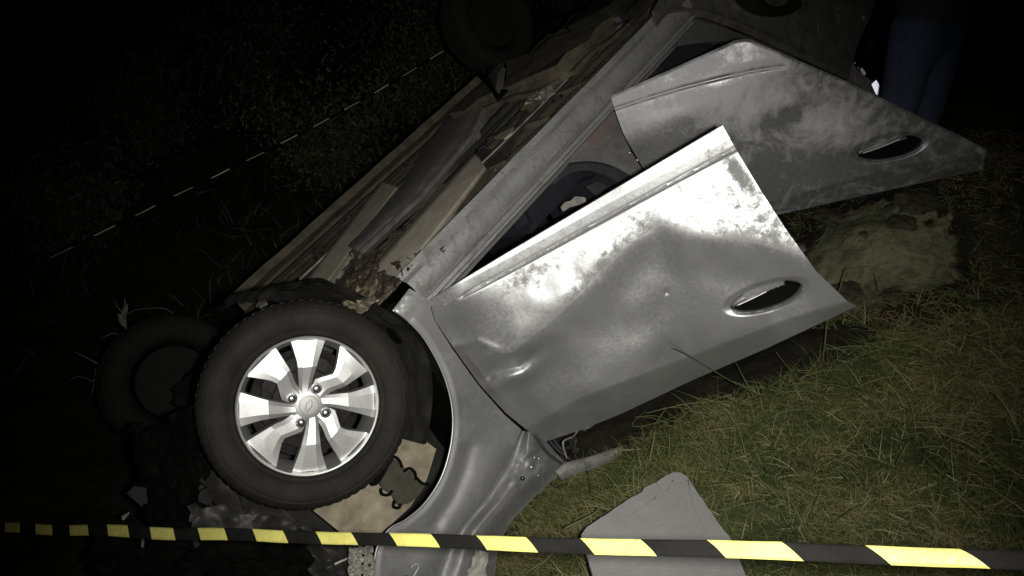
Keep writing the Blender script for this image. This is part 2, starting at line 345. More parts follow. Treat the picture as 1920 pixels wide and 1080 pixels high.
def build_ground():
    nv, nu = GX.shape; idx = np.arange(nu * nv).reshape(nv, nu)
    q = np.stack([idx[:-1, :-1], idx[:-1, 1:], idx[1:, 1:], idx[1:, :-1]], -1).reshape(-1, 4)
    m, n, l, p = new_mat('soil'); at = n.new('ShaderNodeAttribute'); at.attribute_name = 'mud'
    f = ntex(n, l, 5, 10, 1.0, .7)
    soil = ramp(n, l, f, [(.3, (.007, .007, .004)), (.5, (.014, .014, .008)), (.72, (.028, .024, .015))])  # near-black colour also carries the shadow in the hollow
    mud = ramp(n, l, ntex(n, l, 9, 8, 1.5, .6), [(.3, (.07, .075, .04)), (.5, (.16, .17, .095)), (.7, (.22, .235, .14))])
    add = n.new('ShaderNodeMath'); add.operation = 'MULTIPLY_ADD'; l.new(ntex(n, l, 6, 9, 1.2, .7), add.inputs[0]); add.inputs[1].default_value = 1.9; sub_ = n.new('ShaderNodeMath'); sub_.operation = 'SUBTRACT'; l.new(at.outputs['Fac'], sub_.inputs[0]); sub_.inputs[1].default_value = .5; l.new(sub_.outputs[0], add.inputs[2])
    fac = ramp(n, l, add.outputs[0], [(.85, (0, 0, 0)), (1.0, (1, 1, 1))])
    mx = n.new('ShaderNodeMix'); mx.data_type = 'RGBA'; l.new(fac, mx.inputs[0]); l.new(soil, mx.inputs[6]); l.new(mud, mx.inputs[7])
    tf = ramp(n, l, ntex(n, l, 22, 10, 1.2, .75), [(.3, (.020, .026, .010)), (.5, (.045, .055, .020)), (.7, (.075, .070, .032))]); ta = n.new('ShaderNodeAttribute'); ta.attribute_name = 'turf'
    m2 = n.new('ShaderNodeMix'); m2.data_type = 'RGBA'; l.new(ta.outputs['Fac'], m2.inputs[0]); l.new(mx.outputs[2], m2.inputs[6]); l.new(tf, m2.inputs[7]); mx = m2
    l.new(mx.outputs[2], p.inputs['Base Color']); p.inputs['Roughness'].default_value = .85; p.inputs['Specular IOR Level'].default_value = .2
    bn = n.new('ShaderNodeBump'); bn.inputs['Strength'].default_value = .8; bn.inputs['Distance'].default_value = .02
    l.new(ntex(n, l, 30, 8, .4), bn.inputs['Height']); l.new(bn.outputs[0], p.inputs['Normal'])
    o = mesh_obj('ground', np.stack([GX, GY, GZ], -1).reshape(-1, 3), q, m); tag(o, kind='structure', label='uneven dark soil of the ditch and its bank')
    a = o.data.attributes.new('mud', 'FLOAT', 'POINT'); a.data.foreach_set('value', mudmask(GX, GY).reshape(-1).astype(np.float32))
    a = o.data.attributes.new('turf', 'FLOAT', 'POINT'); a.data.foreach_set('value', turfmask(GX, GY, GZ).reshape(-1).astype(np.float32))
build_ground()
def blades(name, base, dirn, length, width, bend, tone, mat_, segs=3, kindstuff=True):
    """many curved tapering blades in one mesh; arrays of N"""
    N = len(base); d = dirn / np.linalg.norm(dirn, axis=1)[:, None]
    sd = np.cross(d, rng.normal(size=(N, 3))); sd /= np.linalg.norm(sd, axis=1)[:, None]
    V_ = []; t = np.linspace(0, 1, segs + 1)
    for k, tk in enumerate(t):
        c = base + d * (length * tk)[:, None]; c = c + bend * (tk ** 2)
        wk = (width * (1 - tk) ** .7)[:, None]
        if k < segs: V_ += [c - sd * wk, c + sd * wk]
        else: V_ += [c]
    VV = np.stack(V_, 1).reshape(-1, 3); m = 2 * segs + 1; b = np.arange(N)[:, None] * m
    F4 = []; 
    for k in range(segs - 1): F4.append(np.stack([b[:, 0] + 2 * k, b[:, 0] + 2 * k + 1, b[:, 0] + 2 * k + 3, b[:, 0] + 2 * k + 2], -1))
    F3 = np.stack([b[:, 0] + 2 * segs - 2, b[:, 0] + 2 * segs - 1, b[:, 0] + 2 * segs], -1)
    me = bpy.data.meshes.new(name); F4 = np.vstack(F4) if F4 else np.zeros((0, 4), int)
    me.vertices.add(len(VV)); me.vertices.foreach_set('co', VV.astype(np.float32).ravel())
    nl = len(F4) * 4 + len(F3) * 3; me.loops.add(nl); me.loops.foreach_set('vertex_index', np.r_[F4.ravel(), F3.ravel()].astype(np.int32))
    me.polygons.add(len(F4) + len(F3)); me.polygons.foreach_set('loop_start', np.r_[np.arange(len(F4)) * 4, len(F4) * 4 + np.arange(len(F3)) * 3].astype(np.int32))
    me.update(calc_edges=True); me.materials.append(mat_)
    a = me.attributes.new('tone', 'FLOAT', 'POINT'); a.data.foreach_set('value', np.repeat(tone, m).astype(np.float32))
    o = bpy.data.objects.new(name, me); COL.objects.link(o)
    if kindstuff: o['kind'] = 'stuff'
    return o
def build_grass():
    N = 520000
    x = rng.uniform(-.35, 3.4, N); y = rng.uniform(.9, 4.6, N)
    z = ground_z(x, y); P = np.stack([x, y, z], -1); pp, dd = to_px(P)
    # grass stops where the bank drops into the hollow and the ditch
    edge = np.array([(900, 1120), (935, 1010), (1000, 915), (1100, 868), (1190, 822), (1300, 748), (1450, 712), (1560, 668), (1640, 612), (1700, 600), (1960, 560)], float)
    ye = np.interp(pp[:, 0], edge[:, 0], edge[:, 1]) + 12 * np.array([mnoise.noise((a / 25, 3.3, 0)) for a in pp[:, 0]])
    ye = ye + 12
    back = (pp[:, 1] < ye) & (pp[:, 0] > 1480) & (pp[:, 1] > 250) & (pp[:, 1] < 620)
    keep = ((pp[:, 1] > ye) & (pp[:, 0] > 915) | back & (rng.random(N) < .22))
    keep &= (mudmask(x, y) < .35) | (rng.random(N) < .10) | (pp[:, 1] > ye)
    cl = np.array([mnoise.fractal((a * 2.2, b * 2.2, 4.), .8, 2, 3) for a, b in zip(x, y)])
    keep &= rng.random(N) < np.clip(.75 + .9 * cl, .18, 1)
    x, y, z, cl, P = x[keep], y[keep], z[keep], cl[keep], P[keep]; n = len(x)
    ang = rng.uniform(0, 2 * math.pi, n) + 1.5 * cl
    lean = np.abs(rng.normal(1.15, .45, n))
    dr = np.stack([np.sin(lean) * np.cos(ang), np.sin(lean) * np.sin(ang), np.cos(lean).clip(.08)], -1)
    ln = rng.gamma(5, .0105, n).clip(.015, .15)
    bend = np.stack([rng.normal(0, .012, n), rng.normal(0, .012, n), -ln * .35 + rng.normal(0, .006, n)], -1)
    tone2 = np.array([mnoise.fractal((a * 3.1 + 9, b * 3.1, 7.), .8, 2, 3) for a, b in zip(x, y)])
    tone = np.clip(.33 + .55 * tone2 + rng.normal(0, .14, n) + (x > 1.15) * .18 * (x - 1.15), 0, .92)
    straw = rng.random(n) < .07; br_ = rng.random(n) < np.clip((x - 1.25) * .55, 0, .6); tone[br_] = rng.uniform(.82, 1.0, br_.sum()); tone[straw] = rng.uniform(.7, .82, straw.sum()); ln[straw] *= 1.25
    P[:, 2] += rng.uniform(-.01, .03, n)
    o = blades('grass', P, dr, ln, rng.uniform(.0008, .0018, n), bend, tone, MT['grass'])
    tag(o, 'matted olive green and straw coloured grass covering the bank')
    # longer unmown blades scattered through the turf, thickest along the lip of the hollow
    N = 90000; x = rng.uniform(-.2, 2.6, N); y = rng.uniform(.9, 3.6, N); z = ground_z(x, y); pp, dd = to_px(np.stack([x, y, z], -1))
    ye = np.interp(pp[:, 0], EDGE[:, 0], EDGE[:, 1]) + 14; dl_ = pp[:, 1] - ye
    cl = np.array([mnoise.fractal((a * 4.5, b * 4.5, 24.), .8, 2, 3) for a, b in zip(x, y)])
    k = (dl_ > 0) & (pp[:, 0] > 960) & (rng.random(N) < np.where(dl_ < 45, .30, .05 + .16 * np.clip(cl + .1, 0, 1)))
    x, y, z, dl_, cl = x[k], y[k], z[k], dl_[k], cl[k]; n = len(x); ang = rng.uniform(0, 6.28, n) + 2 * cl; lean = np.abs(rng.normal(1.05, .35, n))
    dr = np.stack([np.sin(lean) * np.cos(ang), np.sin(lean) * np.sin(ang), np.cos(lean).clip(.1)], -1); ln = rng.gamma(6, .022, n).clip(.06, .28)
    bend = np.stack([rng.normal(0, .02, n), rng.normal(0, .02, n), -ln * .38], -1)
    o = blades('long_grass', np.stack([x, y, z], -1), dr, ln, rng.uniform(.0010, .0024, n), bend, np.clip(rng.normal(.42, .22, n), .05, .82), MT['grass'], 4)
    tag(o, 'longer yellowing blades lying through the turf and along the edge of the hollow')
    # far side of the ditch: coarse dark growth
    N = 26000; x = rng.uniform(-9, 6, N); y = rng.uniform(3.4, 14, N); z = ground_z(x, y); pp, dd = to_px(np.stack([x, y, z], -1))
    cl = np.array([mnoise.fractal((a * .9, b * .9, 14.), .8, 2, 3) for a, b in zip(x, y)])
    k = (rng.random(N) < np.clip(.4 + 1.4 * cl, .04, 1)) & ((x < -.9) | (y > 5.2))
    x, y, z = x[k], y[k], z[k]; n = len(x); ang = rng.uniform(0, 6.28, n); lean = np.abs(rng.normal(.6, .35, n))
    dr = np.stack([np.sin(lean) * np.cos(ang), np.sin(lean) * np.sin(ang), np.cos(lean)], -1); ln = rng.gamma(5, .05, n).clip(.08, .6)
    bend = np.stack([rng.normal(0, .04, n), rng.normal(0, .04, n), -ln * .3], -1)
    o = blades('undergrowth', np.stack([x, y, z], -1), dr, ln, rng.uniform(.002, .006, n), bend, rng.uniform(0, 1, n) ** 1.5, MT['leafdark'])
    tag(o, 'dark coarse undergrowth on the far side of the ditch')
build_grass()

# ================================================================ THE CAR
car = empty('wrecked_car'); car.matrix_world = CARM
tag(car, 'overturned silver car with dented doors hanging open, nose down in the ditch', 'car')
def proj_car(X):
    q = X @ M3.T + T; return np.stack([960 + F * q[..., 0] / q[..., 2], 540 - F * q[..., 1] / q[..., 2]], -1)
def fitted(plane, G, h):
    """points standing h off the plane that still lie on the sight line they were measured on"""
    G2 = G.copy()
    for _ in range(4):
        X = plane.at(G2) + plane.n * h[..., None]; G2 = G2 + (G - proj_car(X))
    return plane.at(G2) + plane.n * h[..., None]
def panel(name, plane, top, bot, left, right, nu, nv, mat, parent, h=None, thick=.004, mats=None, fm=None, attrs=None):
    G, S, U = coons(top, bot, left, right, nu, nv)
    X = plane.at(G) if h is None else fitted(plane, G, h(G, S, U))
    fmat = fm((G[:-1, :-1] + G[1:, 1:]) / 2) if fm is not None else None
    return shell(name, X, plane.n, thick, mat, parent, mats, fmat, {k: f(G) for k, f in attrs.items()} if attrs else None)
def ell(G, c, a, b, ang):
    d = G - np.array(c); ca, sa = math.cos(ang), math.sin(ang)
    x = d[..., 0] * ca - d[..., 1] * sa; y = d[..., 0] * sa + d[..., 1] * ca      # y grows downwards in the picture
    return np.sqrt((x / a) ** 2 + (y / b) ** 2), x, y

# ---- front door
A1 = c1(805, 563); dp1, e1 = hinge_plane(A1, 50)
DT = [(805, 563), (950, 475), (1100, 386), (1230, 309), (1355, 235)]
DR = [(1355, 235), (1380, 280), (1425, 355), (1475, 432), (1530, 508), (1590, 566), (1606, 574)]
DB = [(1022, 828), (1090, 806), (1160, 778), (1300, 712), (1440, 652), (1606, 574)]
DL = [(805, 563), (816, 602), (850, 652), (900, 722), (948, 774), (985, 804), (1022, 828)]
RIDGE = [(760, 650), (860, 640), (905, 665), (960, 660), (1040, 600), (1120, 515), (1190, 450), (1235, 422), (1290, 440), (1350, 445), (1430, 458), (1500, 480), (1620, 560)]
GRV = [(852, 564), (960, 506), (1100, 429), (1240, 353), (1384, 277)]
BELT = [(985, 803), (1080, 748), (1200, 702), (1350, 645), (1480, 595), (1620, 555)]
HC1, HA1 = (1437, 556), math.radians(16.5)
def blur(A, k):
    if A.shape[0] < 3: return A
    t = np.arange(-3 * k, 3 * k + 1); w = np.exp(-.5 * (t / k) ** 2); w /= w.sum(); n = 3 * k
    # odd reflection keeps the rim where it is
    for ax in (0, 1):
        A = np.moveaxis(A, ax, 0); f, l = A[:1], A[-1:]
        P = np.concatenate([2 * f - A[1:n + 1][::-1], A, 2 * l - A[-n - 1:-1][::-1]]); O = sum(w[i] * P[i:i + len(A)] for i in range(len(w))); A = np.moveaxis(O, 0, ax)
    return A
class Cached:
    def __init__(s, f): s.f = f; s.G = None
    def __call__(s, G, S=None, U=None):
        if G.shape[0] > 60: s.G = G.reshape(-1, 2); h = s.f(G, S, U); s.h = h.reshape(-1); return h
        P = G.reshape(-1, 2); return np.array([s.h[np.argmin(((s.G - p) ** 2).sum(1))] for p in P]).reshape(G.shape[:-1])
SL1 = (-61.5, -3.6, 42., -11.5)
def in_slot(x, y, k=1.0):
    return (y > (-3.6 - .077 * (x + 61.5)) * k) | (x > 40 * k)
@Cached
def door1_h(G, S, U):
    db, _, _ = dist_line(G, DT); dr, sr, _ = dist_line(G, RIDGE); dg, sg, pg = dist_line(G, GRV); dbl, sbl, _ = dist_line(G, BELT); dl, _, _ = dist_line(G, DL)
    low = dr * (sr > 0); k = 640.
    soft = np.sqrt(low ** 2 + 64) - 8
    n1 = nz(G, 1 / 90., 3, 2)
    h = .43 * db / k - .86 * soft / k + .22 * np.maximum(low - 70, 0) / k
    ee = np.linalg.norm(G - np.array((850., 540.)), axis=-1) / k
    h = h - .085 * (1 - (1 - np.clip(ee / .55, 0, 1)) ** 2) * np.exp(-((low / 120.) ** 2))
    h = h * sstep(dl, 0, 60); h = blur(h, 7)
    h = h + .005 * n1 * sstep(db, 10, 120)
    belowbelt = dbl * (sbl > 0)
    h = h - .55 * (np.sqrt(belowbelt ** 2 + 9) - 3) / k
    above = (sg < 0)
    sd = np.where(above, -dg, dg); h = h - .009 * np.clip((24 + sd) / 24, 0, 1) * (1 - sstep(sd, -2.5, 3.5)) * sstep(pg, 0, .1) - .004 * gauss(sd, 3.0) * sstep(pg, .0, .04)
    # dents
    r, x, y = ell(G, (945, 712), 44, 18, math.radians(18)); h = h + .022 * np.exp(-r ** 2)
    r, x, y = ell(G, (960, 684), 60, 16, math.radians(28)); h = h - .012 * np.exp(-r ** 2)
    r, x, y = ell(G, (880, 610), 60, 40, math.radians(28)); h = h - .012 * np.exp(-r ** 2)
    r, x, y = ell(G, (1120, 640), 120, 55, math.radians(30)); h = h - .010 * np.exp(-r ** 2)
    r, x, y = ell(G, (1270, 655), 26, 4, math.radians(-38)); h = h - .005 * np.exp(-r ** 2)
    r, x, y = ell(G, (1250, 548), 5, 5, 0); h = h - .004 * np.exp(-r ** 2)
    r, x, y = ell(G, (1200, 560), 150, 30, math.radians(40)); h = h + .005 * np.exp(-r ** 2)
    cr, cs, cpp = dist_line(G, [(905, 735), (925, 695), (975, 688), (1030, 640)]); h = h - .008 * gauss(cr, 9) * sstep(cpp, 0, .2) * sstep(1 - cpp, 0, .5)
    cr, cs, cpp = dist_line(G, [(850, 650), (895, 640), (960, 668)]); h = h + .005 * gauss(cr, 8) * sstep(1 - cpp, 0, .4)
    r, x, y = ell(G, (895, 690), 36, 5, math.radians(-52)); h = h + .004 * np.exp(-r ** 2)
    # handle scoop
    r, x, y = ell(G, HC1, 71, 24, HA1); h = h - .010 * sstep(1.25 - r, 0, .35)
    h = h - .035 * sstep(1.0 - r, 0, .10) * in_slot(x, y)
    return h
def door1_fm(G):
    r, x, y = ell(G, HC1, 71, 24, HA1); return ((r < .97) & in_slot(x, y)).astype(int)  # slot faces coloured black for the shade inside the recess
def door1_dirt(G):
    dr, sr, _ = dist_line(G, RIDGE); dg, sg, _ = dist_line(G, GRV); db, _, _ = dist_line(G, DT)
    a = .10 * np.ones(G.shape[:-1]); up = (sr <= 0)
    a = a + .10 * gauss(dr, 22) * up
    def blob(c, ax, bx, an, v):
        r, _, _ = ell(G, c, ax, bx, math.radians(an)); return v * np.exp(-r ** 2)
    a += blob((1385, 325), 42, 13, -52, .30) + blob((1400, 400), 75, 60, 0, .10) + blob((1460, 440), 55, 30, -55, .10)
    a += blob((985, 520), 75, 22, 28, .16) + blob((1090, 560), 50, 30, 40, .08) + blob((1130, 500), 60, 18, 48, .15) + blob((1250, 330), 60, 14, 28, -.1) + blob((1200, 420), 30, 20, 0, .12)
    band = (sg < 0) & (dg < 22); a = a + .07 * band
    a = np.where(sr > 0, np.minimum(a, .12) - .12 * sstep(dr, 0, 30), a) + .02 - .25 * sstep(930 - G[..., 0], 0, 60) * (sg > 0)
    return a
door1 = panel('front_door', dp1, DT, DB, DL, DR, 330, 190, None, car, door1_h, .008, mats=[MT['door1'], MT['black']], fm=door1_fm, attrs={'dirt': door1_dirt})
tag(door1, 'dented silver door hanging open nearest the front wheel')
def onplane(plane, P, off=0):
    P = np.asarray(P, float); return fitted(plane, P, np.full(P.shape[:-1], float(off)))
def hat(plane, P, hf, off=.004):
    P = np.asarray(P, float); h = hf(P[None], np.zeros((1, len(P))), np.zeros((1, len(P))))[0] + off; return fitted(plane, P, h)
def ell_pts(c, a, b, ang, t0, t1, n=24):
    t = np.radians(np.linspace(t0, t1, n)); x = a * np.cos(t); y = b * np.sin(t); ca, sa = math.cos(ang), math.sin(ang)
    return np.stack([c[0] + x * ca + y * sa, c[1] - x * sa + y * ca], -1)
def door_handle(plane, hf, c, a, b, ang, mt, parent, depth=.022):
    # pull bar across the upper half of the scoop, its lit lower edge put in as a brighter tube
    up = ell_pts(c, a * .95, b * .95, ang, 176, 308, 26)
    lo = np.stack([np.linspace(up[0][0], up[-1][0], 26), np.linspace(up[0][1], up[-1][1], 26)], -1)
    sagv = np.sin(np.linspace(0, math.pi, 26))[:, None] * np.array([[.3, 2.2]]); lo = lo + sagv
    G = np.stack([up + (lo - up) * t for t in np.linspace(0, 1, 9)], 0)
    edge_h = float(np.median(hf(ell_pts(c, a * 1.02, b * 1.02, ang, 195, 300, 12)[None])))
    prof = np.array([-.006, -.007, -.007, -.006, -.004, -.002, .001, .003, .0])[:, None]
    o = shell('door_handle', fitted(plane, G, np.full(G.shape[:2], edge_h) + prof), plane.n, .008, mt, parent)
    P = ell_pts(c, a, b, ang, 10, 178, 30); Q = fitted(plane, P, hf(ell_pts(c, a * 1.08, b * 1.08, ang, 10, 178, 30)[None], np.zeros((1, 30)), np.zeros((1, 30)))[0] + .001)
    tube('scoop_rim', Q, .0020, mt, parent, 6)
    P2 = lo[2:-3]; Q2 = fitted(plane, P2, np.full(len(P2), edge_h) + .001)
    tube('handle_edge_glint', Q2, .0022, MT['rim'], parent, 6)
MT['handle'] = paint('silver_paint_handle', .22, .6, .45, dust=.3, scratch=.05)
door_handle(dp1, door1_h, HC1, 71, 24, HA1, MT['handle'], door1)
# pressed inner side of the door
Gi, _, _ = coons(DT, DB, DL, DR, 20, 14)
def inner_side(G, plane, name, parent, depth=.085):
    c = G.mean((0, 1)); X = plane.at(c + (G - c) * .95) - plane.n * .012
    shell(name, X, plane.n, depth * .7, MT['trim'], parent)
# the lining hangs behind the skin, so that it never shows round its edge
def lining(G, plane, name, parent, hf=None, sh=(14, 14)):
    c = G.mean((0, 1)); G = c + (G - c) * .70 + np.array(sh); X = plane.at(G) + plane.n * (np.minimum(hf(G), blur(hf(G), 2)) - .05)[..., None]
    shell(name, X, plane.n, .04, MT['trim'], parent)
lining(Gi, dp1, 'door_lining', door1, door1_h)

# ---- rear door
A2 = c1(1145, 180); dp2, e2 = hinge_plane(A2, 55)
RT = smooth_line([(1145, 180), (1250, 134), (1355, 87), (1380, 76), (1405, 74), (1430, 85), (1510, 119), (1590, 154), (1700, 207), (1772, 241), (1850, 280)], 80)
RR = [(1850, 280), (1842, 318)]
RB = [(1290, 452), (1460, 402), (1640, 362), (1842, 318)]
RL = smooth_line([(1145, 180), (1153, 206), (1170, 252), (1200, 305), (1245, 380), (1290, 452)], 30)
GRV2 = [(1150, 206), (1210, 186), (1280, 165), (1360, 145), (1420, 132), (1478, 124)]
BELT2 = [(1290, 420), (1440, 378), (1560, 345), (1640, 322), (1700, 306), (1850, 285)]
HC2, HA2 = (1668, 277), math.radians(11)
@Cached
def door2_h(G, S, U):
    db, _, _ = dist_line(G, [(1145, 180), (1390, 70)]); dg, sg, pg = dist_line(G, GRV2); dbl, sbl, _ = dist_line(G, BELT2); dt, _, _ = dist_line(G, RT)
    k = 560.; h = .20 * np.minimum(db, 90) / k - .06 * np.maximum(db - 90, 0) / k + .004 * nz(G, 1 / 70., 9, 2); h = blur(h, 9)
    bb = dbl * (sbl > 0); h = h - .6 * (np.sqrt(bb ** 2 + 9) - 3) / k
    sd = np.where(sg < 0, -dg, dg); h = h - .004 * gauss(sd, 3.2) * sstep(1 - pg, 0, .03) - .003 * np.clip((20 + sd) / 20, 0, 1) * (1 - sstep(sd, -3, 3)) * sstep(1 - pg, 0, .05)
    h = h + .006 * gauss(dt, 2.5)
    r, x, y = ell(G, HC2, 63, 21, HA2); h = h - .012 * sstep(1.25 - r, 0, .35) - .035 * sstep(1 - r, 0, .1) * in_slot(x, y, .88)
    return h
def door2_fm(G):
    r, x, y = ell(G, HC2, 63, 21, HA2); return ((r < .97) & in_slot(x, y, .88)).astype(int)  # black slot faces again paint the shade of the recess
def door2_dirt(G):
    a = .12 * np.ones(G.shape[:-1])
    def blob(c, ax, bx, an, v):
        r, _, _ = ell(G, c, ax, bx, math.radians(an)); return v * np.exp(-r ** 2)
    a += blob((1200, 165), 60, 25, 25, .22) + blob((1320, 120), 34, 16, 20, .34) + blob((1345, 150), 28, 16, 0, -.3) + blob((1290, 185), 90, 14, 14, .22) + blob((1340, 215), 60, 34, 0, .1)
    a += blob((1420, 185), 120, 60, -20, .18) + blob((1480, 215), 45, 20, 25, -.35) + blob((1560, 230), 90, 45, -25, .15) + blob((1455, 108), 30, 8, -30, .3)
    a += blob((1250, 300), 90, 60, 0, -.2) + blob((1500, 320), 200, 35, 12, -.12)
    return a
door2 = panel('rear_door', dp2, RT, RB, RL, RR, 340, 210, None, car, door2_h, .008, mats=[MT['door2'], MT['black']], fm=door2_fm, attrs={'dirt': door2_dirt})
tag(door2, 'dusty darker silver door hanging open behind the front one')
door_handle(dp2, door2_h, HC2, 63, 21, HA2, MT['handle'], door2)
Gi, _, _ = coons(RT, RB, RL, RR, 20, 12); lining(Gi, dp2, 'door_lining', door2, door2_h)

# ---- sill (rocker) with its grooves, B pillar, door opening
sill = extrude_profile('sill', [(.16, -.045), (.05, -.055), (.036, -.078), (.030, -.078), (.022, -.058), (.004, -.048), (-.006, -.030), (-.008, -.010), (-.004, .012), (.002, .020), (.022, .023), (.023, .029), (.008, .033), (.006, .046), (.014, .052), (.026, .056), (.024, .066), (.034, .074), (.06, .080), (.07, .10), (.14, .10)], .445, 2.22, 120, MT['sill'], car, .004, 3)
extrude_profile('sill', [(1.34, -.075), (1.42, -.085), (1.44, -.118), (1.445, -.118), (1.455, -.085), (1.47, -.05), (1.475, .0), (1.46, .05), (1.36, .06)], .40, 2.22, 80, MT['under'], car, .008, 5)
pl = side(.045)
PB = smooth_line([(1000, 352), (1018, 331), (1040, 314), (1062, 306), (1100, 302), (1135, 306), (1165, 318), (1195, 338), (1230, 370), (1262, 420), (1290, 480)], 60)
PT = [(1010, 322), (1060, 258), (1100, 212), (1137, 168), (1150, 196), (1165, 240), (1185, 282), (1215, 330), (1250, 370), (1290, 430), (1320, 475)]
def pil_h(G, S, U):
    d, _, _ = dist_line(G, PB); return -.012 * gauss(d, 7) + .003 * nz(G, 1 / 50., 4, 2)
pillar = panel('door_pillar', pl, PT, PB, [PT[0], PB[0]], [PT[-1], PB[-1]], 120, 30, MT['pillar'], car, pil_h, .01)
tube('door_seal', onplane(side(.035), PT[3:], .0), .005, MT['black'], pillar, 6)
# faded warning print and bolts on the pillar
plate('warning_print', side(.040), [(1095, 258), (1118, 232), (1140, 222), (1150, 238), (1132, 262), (1110, 272)], .0012, MT['red'], pillar, 0)
Q = onplane(side(.040), [(1078, 282), (1126, 280), (1150, 258), (1158, 236)]); tube('printed_arrow', Q, .0016, MT['red'], pillar, 4)
plate('printed_arrow', side(.040), [(1072, 284), (1084, 276), (1084, 288)], .0012, MT['red'], pillar, 0)
def bolt(parent, plane, px, py, r, m, name='bolt', off=.003):
    p = onplane(plane, [(px, py)], off)[0]; bm = bmesh.new(); bmesh.ops.create_uvsphere(bm, u_segments=10, v_segments=6, radius=r)
    for v in bm.verts: v.co += Vector(p)
    me = bpy.data.meshes.new(name); bm.to_mesh(me); bm.free(); me.materials.append(m); me.polygons.foreach_set('use_smooth', [True] * len(me.polygons))
    o = bpy.data.objects.new(name, me); COL.objects.link(o); o.parent = parent; return o
bolt(pillar, side(.04), 1181, 286, .006, MT['boltc']); bolt(pillar, side(.04), 1195, 300, .007, MT['boltc']); bolt(pillar, side(.04), 1189, 290, .004, MT['bolt'])
trim = panel('opening_trim', side(.10), smooth_line([(1030, 330), (1062, 312), (1100, 306), (1140, 312), (1180, 330), (1225, 370)], 40),
             smooth_line([(1040, 345), (1066, 326), (1100, 320), (1130, 327), (1160, 343), (1205, 385)], 40), [(1030, 330), (1040, 345)], [(1225, 370), (1205, 385)], 50, 8, MT['trim'], car, None, .03)

# ---- cabin: far wall, firewall, seats, roof, belts
def grid_box(name, u0, u1, w0, w1, v0, v1, m, parent, bev=.02, amp=0., seed=0):
    bm = bmesh.new(); bmesh.ops.create_cube(bm, size=1)
    for v in bm.verts: v.co = Vector((u0 + (v.co.x + .5) * (u1 - u0), w0 + (v.co.y + .5) * (w1 - w0), v0 + (v.co.z + .5) * (v1 - v0)))
    if bev: bmesh.ops.bevel(bm, geom=list(bm.edges), offset=bev, segments=3, affect='EDGES', clamp_overlap=True)
    if amp:
        bmesh.ops.subdivide_edges(bm, edges=list(bm.edges), cuts=5, use_grid_fill=True)
        for v in bm.verts: v.co += Vector([amp * mnoise.noise(v.co * 7 + Vector((seed + k * 9, 0, 0))) for k in range(3)])
    me = bpy.data.meshes.new(name); bm.to_mesh(me); bm.free(); me.materials.append(m); me.polygons.foreach_set('use_smooth', [True] * len(me.polygons))
    o = bpy.data.objects.new(name, me); COL.objects.link(o); o.parent = parent; me.set_sharp_from_angle(angle=math.radians(40)); return o
grid_box('far_side_panel', .42, 2.9, 1.40, 1.46, .08, .80, MT['black'], car, .02, .03, 2)
grid_box('crushed_roof', .75, 2.9, .12, 1.38, .90, .95, MT['fender'], car, .02, .09, 3)
grid_box('firewall', .36, .42, .10, 1.38, .0, .75, MT['black'], car, .01, .02, 4)
grid_box('dashboard', .44, .80, .12, 1.36, .42, .70, MT['black'], car, .05, .02, 5)
for w0 in (.17, .80):
    s_ = grid_box('seat', 1.02, 1.52, w0, w0 + .48, .08, .24, MT['seat'], car, .05, .012, 6)
    grid_box('backrest', 1.46, 1.64, w0, w0 + .46, .22, .72, MT['seat'], s_, .06, .012, 7); grid_box('headrest', 1.58, 1.70, w0 + .1, w0 + .36, .72, .88, MT['seat'], s_, .05, .01, 8)
rs = grid_box('rear_seat', 2.0, 2.45, .15, 1.36, .08, .30, MT['seat'], car, .06, .015, 9); grid_box('backrest', 2.4, 2.58, .15, 1.36, .25, .80, MT['seat'], rs, .06, .015, 9)
bl = plate('belt_buckle', side(.14), [(1054, 388), (1060, 379), (1072, 376), (1080, 368), (1098, 370), (1100, 378), (1086, 384), (1070, 388), (1058, 396)], .012, MT['white'], car, .002)
plate('belt_strap', side(.15), [(1098, 350), (1120, 340), (1140, 350), (1120, 368)], .006, MT['trim'], car, .001)
# rear quarter of the body
OPN = smooth_line([(1232, 55), (1252, 32), (1285, 29), (1330, 36), (1400, 62), (1500, 108), (1592, 150)], 70)
QT = smooth_line([(1225, 20), (1262, -35), (1320, -60), (1362, -20), (1398, 20), (1450, 32), (1500, 16), (1535, -40), (1600, -90), (1670, -70)], 70)
def q_h(G, S, U):
    d, _, _ = dist_line(G, OPN); d2, _, _ = dist_line(G, QT); return .008 * gauss(d - 10, 5) - .01 * gauss(d, 6) + .008 * nz(G, 1 / 60., 5, 3) + .01 * gauss(d2, 8)
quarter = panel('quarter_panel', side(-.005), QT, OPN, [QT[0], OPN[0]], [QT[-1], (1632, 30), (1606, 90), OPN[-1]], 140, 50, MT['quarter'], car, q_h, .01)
Q = onplane(side(-.01), ell_pts((1553, 44), 20, 30, 0, 0, 360, 30), .006); fc = tube('filler_flap', Q, .003, MT['quarter'], quarter, 6)
bolt(quarter, side(-.01), 1570, 15, .006, MT['boltc']); bolt(quarter, side(-.01), 1619, 33, .007, MT['board'])
panel('inner_flange', side(.05), smooth_line([(1240, 50), (1275, 36), (1330, 44), (1400, 68), (1470, 102), (1540, 140)], 40), smooth_line([(1196, 145), (1215, 112), (1250, 92), (1320, 80), (1395, 82), (1470, 130)], 40),
      [(1240, 50), (1196, 145)], [(1540, 140), (1470, 130)], 60, 16, MT['quarter'], car, None, .01)
tl = plate('tail_lamp_bracket', side(.05), [(1592, 150), (1600, 118), (1606, 128), (1620, 140), (1640, 155), (1662, 186), (1640, 180), (1618, 162)], .02, MT['shield'], car, .003)
sh_p = side(.0).at(np.array([1650., 168.])); _r = rays(np.array([1650., 168.])) @ M3
